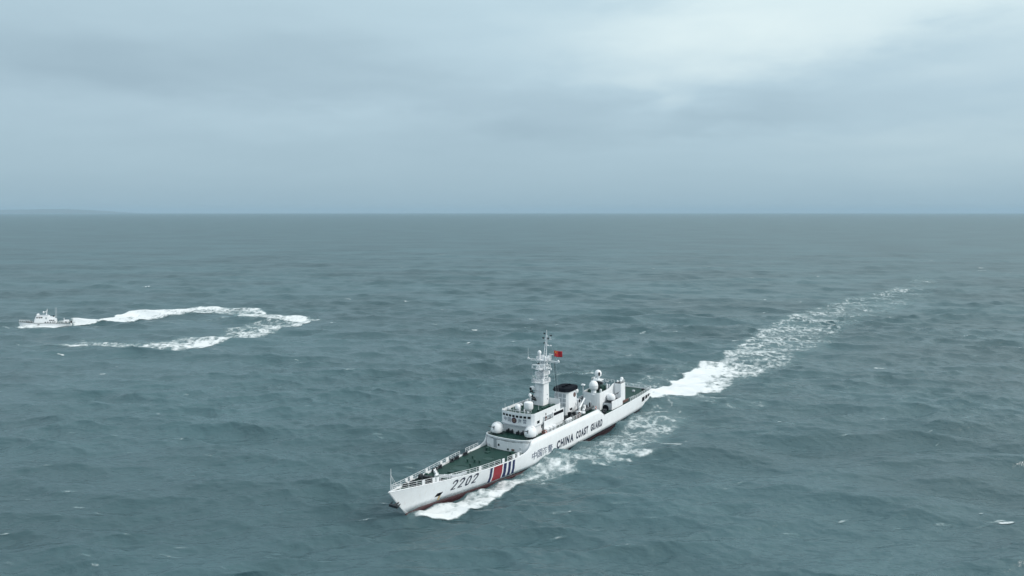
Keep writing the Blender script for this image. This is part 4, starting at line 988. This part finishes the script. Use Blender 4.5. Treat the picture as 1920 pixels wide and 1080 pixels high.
# ------------------------------------------------------------------ foam: wakes, bow waves, whitecaps
def foam_material(name, gain=1.0):
    m = bpy.data.materials.new(name); m.use_nodes = True; t = m.node_tree; t.nodes.clear()
    tc = N(t, 'ShaderNodeTexCoord'); at_ = N(t, 'ShaderNodeAttribute', attribute_name='foam')
    warp = N(t, 'ShaderNodeTexNoise', inp={'Scale': .22, 'Detail': 4}); t.links.new(tc.outputs['Object'], warp.inputs['Vector'])
    off = N(t, 'ShaderNodeVectorMath', operation='MULTIPLY_ADD'); t.links.new(warp.outputs['Color'], off.inputs[0]); off.inputs[1].default_value = (5, 5, 0); t.links.new(tc.outputs['Object'], off.inputs[2])
    def lace(scale, w_):
        v = N(t, 'ShaderNodeTexVoronoi', feature='DISTANCE_TO_EDGE', inp={'Scale': scale}); t.links.new(off.outputs[0], v.inputs['Vector'])
        r = N(t, 'ShaderNodeMapRange', inp={1: 0.0, 2: w_, 3: 1.0, 4: 0.0}); t.links.new(v.outputs['Distance'], r.inputs[0]); return r.outputs[0]
    l1, l2 = lace(.20, .30), lace(.52, .34)
    n = N(t, 'ShaderNodeTexNoise', inp={'Scale': .42, 'Detail': 7, 'Roughness': .68}); t.links.new(tc.outputs['Object'], n.inputs['Vector'])
    nb = N(t, 'ShaderNodeTexNoise', inp={'Scale': .07, 'Detail': 3}); t.links.new(tc.outputs['Object'], nb.inputs['Vector'])
    s = math_node(t, 'ADD', math_node(t, 'MULTIPLY', l1, .26), math_node(t, 'MULTIPLY', l2, .20))
    s = math_node(t, 'ADD', s, math_node(t, 'MULTIPLY', math_node(t, 'SUBTRACT', n.outputs[0], .5), 1.35))
    s = math_node(t, 'ADD', s, math_node(t, 'MULTIPLY', math_node(t, 'SUBTRACT', nb.outputs[0], .5), .9))
    a = math_node(t, 'ADD', math_node(t, 'MULTIPLY', at_.outputs['Fac'], 1.0 * gain), math_node(t, 'SUBTRACT', s, .66))
    al = N(t, 'ShaderNodeMapRange', interpolation_type='SMOOTHSTEP', inp={1: -.05, 2: .75, 3: 0, 4: .95}); t.links.new(a, al.inputs[0])
    edge_ = N(t, 'ShaderNodeMapRange', interpolation_type='SMOOTHSTEP', inp={1: 0.02, 2: .22, 3: 0, 4: 1}); t.links.new(at_.outputs['Fac'], edge_.inputs[0])
    milk = math_node(t, 'MULTIPLY', at_.outputs['Fac'], .30)
    alpha = math_node(t, 'MULTIPLY', math_node(t, 'MAXIMUM', al.outputs[0], milk), edge_.outputs[0], clamp=True)
    col = mixc(t, al.outputs[0], (.30, .44, .46), (.78, .81, .82))
    d = N(t, 'ShaderNodeBsdfDiffuse'); t.links.new(col, d.inputs[0])
    bp = N(t, 'ShaderNodeBump', inp={'Strength': .7, 'Distance': .5}); t.links.new(n.outputs[0], bp.inputs['Height']); t.links.new(bp.outputs[0], d.inputs['Normal'])
    tr = N(t, 'ShaderNodeBsdfTransparent'); mx = N(t, 'ShaderNodeMixShader'); t.links.new(alpha, mx.inputs[0]); t.links.new(tr.outputs[0], mx.inputs[1]); t.links.new(d.outputs[0], mx.inputs[2])
    out = N(t, 'ShaderNodeOutputMaterial'); t.links.new(mx.outputs[0], out.inputs[0]); return m
M['foam'] = foam_material('sea_foam')
class Foam:
    def __init__(s): s.v = []; s.f = []; s.a = []; s.k = 0
    def grid(s, X, Y, D, lift):
        dx, dy, dz = sea_wave(X.ravel(), Y.ravel())
        V = np.stack([X.ravel() + dx, Y.ravel() + dy, dz + np.broadcast_to(lift, X.shape).ravel()], 1)
        n, m_ = X.shape; i, j = np.meshgrid(np.arange(n - 1), np.arange(m_ - 1), indexing='ij')
        a = i * m_ + j; q = np.stack([a, a + 1, a + m_ + 1, a + m_], -1).reshape(-1, 4)
        keep = D.ravel()[q].max(1) > .03
        s.v.append(V); s.f.append(q[keep] + s.k); s.a.append(D.ravel()); s.k += len(V)
    def ribbon(s, left, right, dens, cell=.8, wob=2.0, soft=.22, bias=0.0, lift=.09, seed=1, hump=0.0, px=True, hold=(0, 0)):
        """foam between two edges (given as points of the photograph); density along it; ragged edges"""
        A = np.array([at(*p) for p in left]) if px else np.array(left); B = np.array([at(*p) for p in right]) if px else np.array(right)
        C = (A + B) / 2; L = np.concatenate([[0], np.cumsum(np.hypot(*np.diff(C, axis=0).T))]); Wd = np.hypot(*(A - B).T).max()
        n = max(8, int(L[-1] / cell)); m_ = max(8, int((Wd + 2 * wob) / cell))
        sg = np.linspace(0, L[-1], n)
        ev = lambda P: np.stack([np.interp(sg, L, P[:, 0]), np.interp(sg, L, P[:, 1])], 1)
        k_ = max(3, int(n / len(left) * .6)) | 1; ker = np.hanning(k_ + 2)[1:-1]; ker /= ker.sum()
        sm = lambda P: np.stack([np.convolve(np.pad(P[:, c], k_ // 2, mode='edge'), ker, 'valid') for c in (0, 1)], 1)
        a, b = sm(ev(A)), sm(ev(B)); d = np.interp(sg, L, dens)
        wv = np.hypot(*(a - b).T)[:, None] + .01
        e = wob / wv; tt = np.linspace(0, 1, m_)[None, :]; T = -e + (1 + 2 * e) * tt
        X = a[:, :1] + (b[:, :1] - a[:, :1]) * T; Y = a[:, 1:] + (b[:, 1:] - a[:, 1:]) * T
        w1 = (vnoise(X, Y, 9.0, seed) - .5) * 1.5 + (vnoise(X, Y, 3.0, seed + 3) - .5) * .8
        da = T * wv + w1 * wob; db = (1 - T) * wv + w1 * wob
        so = np.maximum(soft * wv, .5)
        prof = np.clip(da / so + .5 - hold[0] * 0, 0, 1) * np.clip(db / so + .5, 0, 1)
        prof = prof * prof * (3 - 2 * prof)
        D = prof * d[:, None] * (1 + bias * (T - .5) * 2)
        fade = np.clip(np.minimum(sg / 3.0, (L[-1] - sg) / 6.0), 0, 1)[:, None]
        D = np.clip(D * (.25 + .75 * fade), 0, 1.3)
        s.grid(X, Y, D, lift + hump * np.clip(D, 0, 1) * (vnoise(X, Y, 2.2, seed + 5) * .6 + .55))
    def blob(s, px, py, rx, ry, dens, rot=0.0, cell=.7, seed=1, lift=.09, world=None):
        """ragged patch; rx, ry in metres on the water"""
        x, y = world if world else at(px, py)
        n = max(7, int(2.6 * rx / cell)); m_ = max(7, int(2.6 * ry / cell))
        U, V_ = np.meshgrid(np.linspace(-1.3, 1.3, n), np.linspace(-1.3, 1.3, m_), indexing='ij')
        c, s_ = math.cos(rot), math.sin(rot)
        X = x + U * rx * c - V_ * ry * s_; Y = y + U * rx * s_ + V_ * ry * c
        rr = np.sqrt(U * U + V_ * V_) + (vnoise(X, Y, max(ry * .9, 1.2), seed) - .5) * 1.1
        D = np.clip((1.15 - rr) / .7, 0, 1) * dens
        edge_f = np.clip((1.3 - np.maximum(np.abs(U), np.abs(V_))) / .25, 0, 1)
        s.grid(X, Y, D * edge_f, lift)
    def build(s, name, label, **kw):
        V = np.concatenate(s.v); Fq = np.concatenate(s.f); A = np.concatenate(s.a).astype(np.float32)
        me = bpy.data.meshes.new(name); me.vertices.add(len(V)); me.vertices.foreach_set('co', V.astype(np.float32).ravel())
        me.loops.add(Fq.size); me.loops.foreach_set('vertex_index', Fq.astype(np.int32).ravel())
        me.polygons.add(len(Fq)); me.polygons.foreach_set('loop_start', (np.arange(len(Fq)) * 4).astype(np.int32))
        me.update(calc_edges=True); at_ = me.attributes.new('foam', 'FLOAT', 'POINT'); at_.data.foreach_set('value', A)
        me.polygons.foreach_set('use_smooth', np.ones(len(Fq), bool)); 
        o = link_mesh(name, me, M['foam']); tag(o, label, **kw); print('FOAM', name, len(V), len(Fq)); return o
f = Foam()
f.ribbon([(1200, 738), (1218, 729), (1240, 720), (1275, 711), (1315, 696), (1350, 674), (1385, 650), (1400, 632), (1440, 613), (1470, 593), (1520, 581), (1560, 567), (1610, 556), (1660, 545), (1700, 532), (1720, 515)],
         [(1214, 764), (1232, 760), (1258, 752), (1300, 740), (1350, 727), (1400, 715), (1440, 705), (1480, 690), (1500, 670), (1550, 652), (1575, 633), (1585, 615), (1630, 600), (1700, 578), (1745, 556), (1765, 530)],
         [1.4, 1.55, 1.5, 1.35, 1.1, .76, .68, .62, .62, .60, .58, .55, .52, .47, .42, .34], cell=.9, wob=3.4, soft=.25, bias=-.12, seed=2, hump=.18, lift=.12)
f.ribbon([(1150, 724), (1190, 719), (1220, 706), (1260, 691), (1315, 672)], [(1185, 736), (1212, 726), (1245, 718), (1290, 706), (1335, 690)], [.35, .55, .5, .42, .25], cell=.8, wob=2.5, seed=7)
f.ribbon([(1245, 758), (1290, 748), (1350, 738), (1420, 728), (1500, 712)], [(1262, 768), (1310, 764), (1370, 760), (1440, 745), (1510, 725)], [.45, .42, .35, .25, .15], cell=.8, wob=3, seed=9)
f.build('ship_wake', 'long white wake spreading behind the large ship', kind='stuff')
f = Foam()
def ship_pt(x, y): return 7.971 + x * math.cos(4.1227) - y * math.sin(4.1227), 179.713 + x * math.sin(4.1227) + y * math.cos(4.1227)
xs_ = [51.2, 48, 44.5, 41, 37, 33.5, 30, 26, 22, 18, 14, 8, 2]
inner = [ship_pt(x, max(ti(WL_S, x), 0) - .05 + .05 * max(0, min(48 - x, 14))) for x in xs_]
outer = [at(px, py - 4) for px, py in [(760, 981), (792, 978), (822, 979), (850, 972), (880, 959), (905, 951), (935, 934), (965, 918), (985, 909), (1010, 899), (1038, 889), (1062, 880), (1085, 871)]]
f.ribbon(inner, outer, [.9, 1.12, 1.15, 1.1, 1.04, .98, .92, .86, .8, .78, .76, .7, .5], cell=.36, wob=1.0, soft=.3, bias=.14, seed=4, hump=.3, lift=.12, px=False)
f.ribbon([(755, 972), (763, 966), (772, 962)], [(752, 988), (766, 982), (785, 975)], [.25, .5, .7], cell=.3, wob=.6, seed=5, hump=.3)
xs_ = [24, 12, -6, -18, -30, -42, -54, -66]
inner = [ship_pt(x, ti(WL_S, max(x, -56)) + q) for x, q in zip(xs_, [.2, .5, .9, 1.2, 1.5, 1.8, 2.2, 3.2])]
outer = [at(px, py) for px, py in [(1000, 905), (1050, 890), (1120, 874), (1160, 864), (1200, 849), (1238, 826), (1272, 800), (1310, 775)]]
f.ribbon(inner, outer, [.66, .66, .64, .62, .62, .62, .64, .5], cell=.5, wob=2.0, soft=.35, seed=6, bias=.16, px=False)
for px, py, rx, ry, d in ((1118, 850, 11, 3.5, .62), (1190, 857, 5, 2.2, .8), (1168, 866, 4, 1.2, .7), (1258, 835, 4.5, 1.6, .72), (1275, 822, 3, 1.0, .6), (1240, 790, 10, 4, .5), (1335, 795, 9, 2.2, .40), (1385, 765, 10, 3, .42), (1370, 745, 8, 2, .4), (1060, 705, 13, 3.4, .62), (1095, 700, 7, 1.4, .5), (1040, 699, 6, 1.0, .5), (862, 846, 1.6, .9, .85), (872, 834, 2.4, .6, .5), (885, 836, 2, .5, .4), (1150, 875, 6, 1.2, .55), (1010, 905, 5, 1.6, .55), (1060, 885, 6, 1.2, .55)):
    f.blob(px, py, rx, ry, d, rot=random.uniform(-.2, .25), cell=.45, seed=random.randint(1, 90))
f.build('bow_wave', 'white bow wave and foam patches along the side of the large ship', kind='stuff')
f = Foam()
f.ribbon([(126, 604), (170, 599), (210, 594), (260, 587), (310, 581.5), (350, 578), (400, 576.5), (440, 577.5), (495, 581)], [(128, 609.5), (170, 608), (215, 604.5), (260, 601), (310, 595), (350, 592), (400, 591), (440, 593), (495, 598)],
         [1.35, 1.35, 1.25, 1.15, 1.08, .98, .85, .74, .66], cell=1.0, wob=1.5, soft=.18, bias=-.15, seed=12, hump=.3, lift=.2)
f.ribbon([(440, 582), (490, 585), (510, 591), (540, 592), (565, 591.5), (585, 598)], [(440, 594), (490, 600), (520, 604), (545, 606), (567, 606), (587, 602)], [.75, .88, .95, 1.0, 1.1, 1.1], cell=1.0, wob=1.8, seed=13, hump=.3, lift=.2)
f.ribbon([(578, 598), (535, 603), (480, 607), (430, 618), (400, 628), (360, 634), (320, 637), (270, 639), (200, 640), (150, 642), (92, 646)], [(587, 604), (560, 611), (520, 621), (480, 631), (440, 640), (400, 648), (340, 655), (290, 656.5), (250, 655), (180, 652), (88, 651)],
         [.90, .78, .70, .68, .76, .84, .80, .68, .62, .62, .58], cell=1.0, wob=3.0, soft=.3, bias=.22, seed=14, lift=.2)
for px, py, rx, ry, d in ((340, 631, 8, 2.5, .5), (300, 640, 18, 4, .35), (170, 636, 16, 4, .32), (60, 652, 9, 3, .3), (380, 600, 20, 5, .3), (140, 655, 8, 2, .4)):
    f.blob(px, py, rx, ry, d, cell=.9, seed=random.randint(1, 90), lift=.2)
for px, py, rx, ry, d in ((530, 599, 20, 7, .85), (500, 604, 18, 6, .7), (455, 598, 16, 5, .6), (470, 618, 14, 6, .7)):
    f.blob(px, py, rx, ry, d, cell=.9, seed=random.randint(1, 90), lift=.25)
f.ribbon([(26, 613), (40, 609.5), (60, 608), (100, 607), (134, 605)], [(24, 617), (38, 617.5), (60, 616), (95, 615), (134, 610)], [.6, .95, 1.0, .95, .9], cell=.5, wob=.4, seed=15, hump=.3, lift=.15)
f.build('boat_wake', 'curved white loop of wake behind the small patrol boat', kind='stuff')
f = Foam()
caps = [(273, 539, 4.5, 1.6, .95), (232, 540, 1.6, .8, .7), (1377, 493, 5.5, 1.6, .95), (1655, 440, 8, 3, .95), (1800, 461, 7, 2.4, .9), (1760, 462, 4, 1.4, .6), (700, 818, 2.2, .9, .8), (712, 822, 1.2, .5, .6), (320, 1035, 2.6, .5, .7), (345, 1022, 1.6, .35, .6), (300, 1044, 1.2, .3, .55),
        (1886, 981, 1.7, 1.0, 1.1), (1868, 977, 2.2, .5, .75), (1850, 984, 2.4, .35, .6), (1840, 965, 1.6, .3, .5), (346, 738, 1.2, .6, .95), (335, 825, 1.6, .5, .75), (88, 880, 1.2, .4, .8), (92, 700, 1.6, .5, .6), (168, 1067, 1.1, .4, .7), (70, 1078, .9, .25, .6), (187, 963, .9, .4, .6), (1715, 690, 2.6, 1.2, .75), (1555, 685, 3.4, .9, .7), (1830, 668, 2.2, .8, .7), (560, 680, 3, 1.0, .55), (1448, 500, 4, 1.4, .6), (660, 678, 2, .6, .5), (540, 702, 2, .6, .6), (1500, 567, 2.5, .8, .5), (1245, 605, 5, 1.4, .45), (1600, 527, 4, 1.2, .5), (1710, 486, 4, 1.4, .6), (1480, 547, 3, 1.0, .6), (1785, 590, 3.4, .9, .5), (195, 566, 4, 1.2, .6), (590, 453, 5, 2, .6), (100, 450, 5, 2, .5), (985, 432, 6, 2.2, .5), (920, 770, 1.4, .5, .5), (622, 723, 1.4, .4, .55), (520, 958, .8, .3, .5), (480, 906, .7, .25, .5), (940, 990, .8, .3, .4), (1595, 1025, .8, .3, .6), (1718, 1020, .7, .25, .5), (860, 575, 3, .8, .5), (1110, 560, 3.5, .9, .55), (1160, 470, 5, 1.6, .5), (1330, 545, 3, .8, .5)]
for px, py, rx, ry, d in caps: f.blob(px, py, rx, ry * .8, d * (.72 if py > 600 and d < 1 else .9), rot=random.uniform(-.25, .25) + (px - 960) / 4000, cell=max(.22, ry / 3.5), seed=random.randint(1, 99), lift=.1 + .00035 * at(px, py)[1])
for k in range(360):
    py = 430 + 640 * random.random() ** 1.9; px = random.uniform(-120, 2040)
    x, y = at(px, py); sz = random.uniform(.35, 1.0) * (1 + y / 420)
    f.blob(px, py, 1.7 * sz, .36 * sz, random.uniform(.6, .9) if y > 260 else random.uniform(.4, .56), rot=random.uniform(-.4, .4) + (px - 960) / 4000, cell=max(.2, .14 * sz), seed=random.randint(1, 99), lift=.1 + .00035 * y)
f.build('whitecaps', 'scattered small whitecaps on the open sea', kind='stuff')

# ------------------------------------------------------------------ the air
def build_haze():
    mb = MB(); mb.box((0, 0, 143.0), (110000, 110000, 294.0))
    o = mb.build('haze', None); m = bpy.data.materials.new('sea_haze'); m.use_nodes = True; t = m.node_tree; t.nodes.clear()
    v = N(t, 'ShaderNodeVolumePrincipled', inp={'Color': (*HAZE_COL, 1), 'Density': HAZE_DENS, 'Anisotropy': 0.0})
    out = N(t, 'ShaderNodeOutputMaterial'); t.links.new(v.outputs[0], out.inputs['Volume'])
    o.data.materials.append(m); tag(o, 'thin sea haze lying over the water', kind='stuff')
HAZE_COL = (.49, .65, .77); HAZE_DENS = 2.9e-5
build_haze()
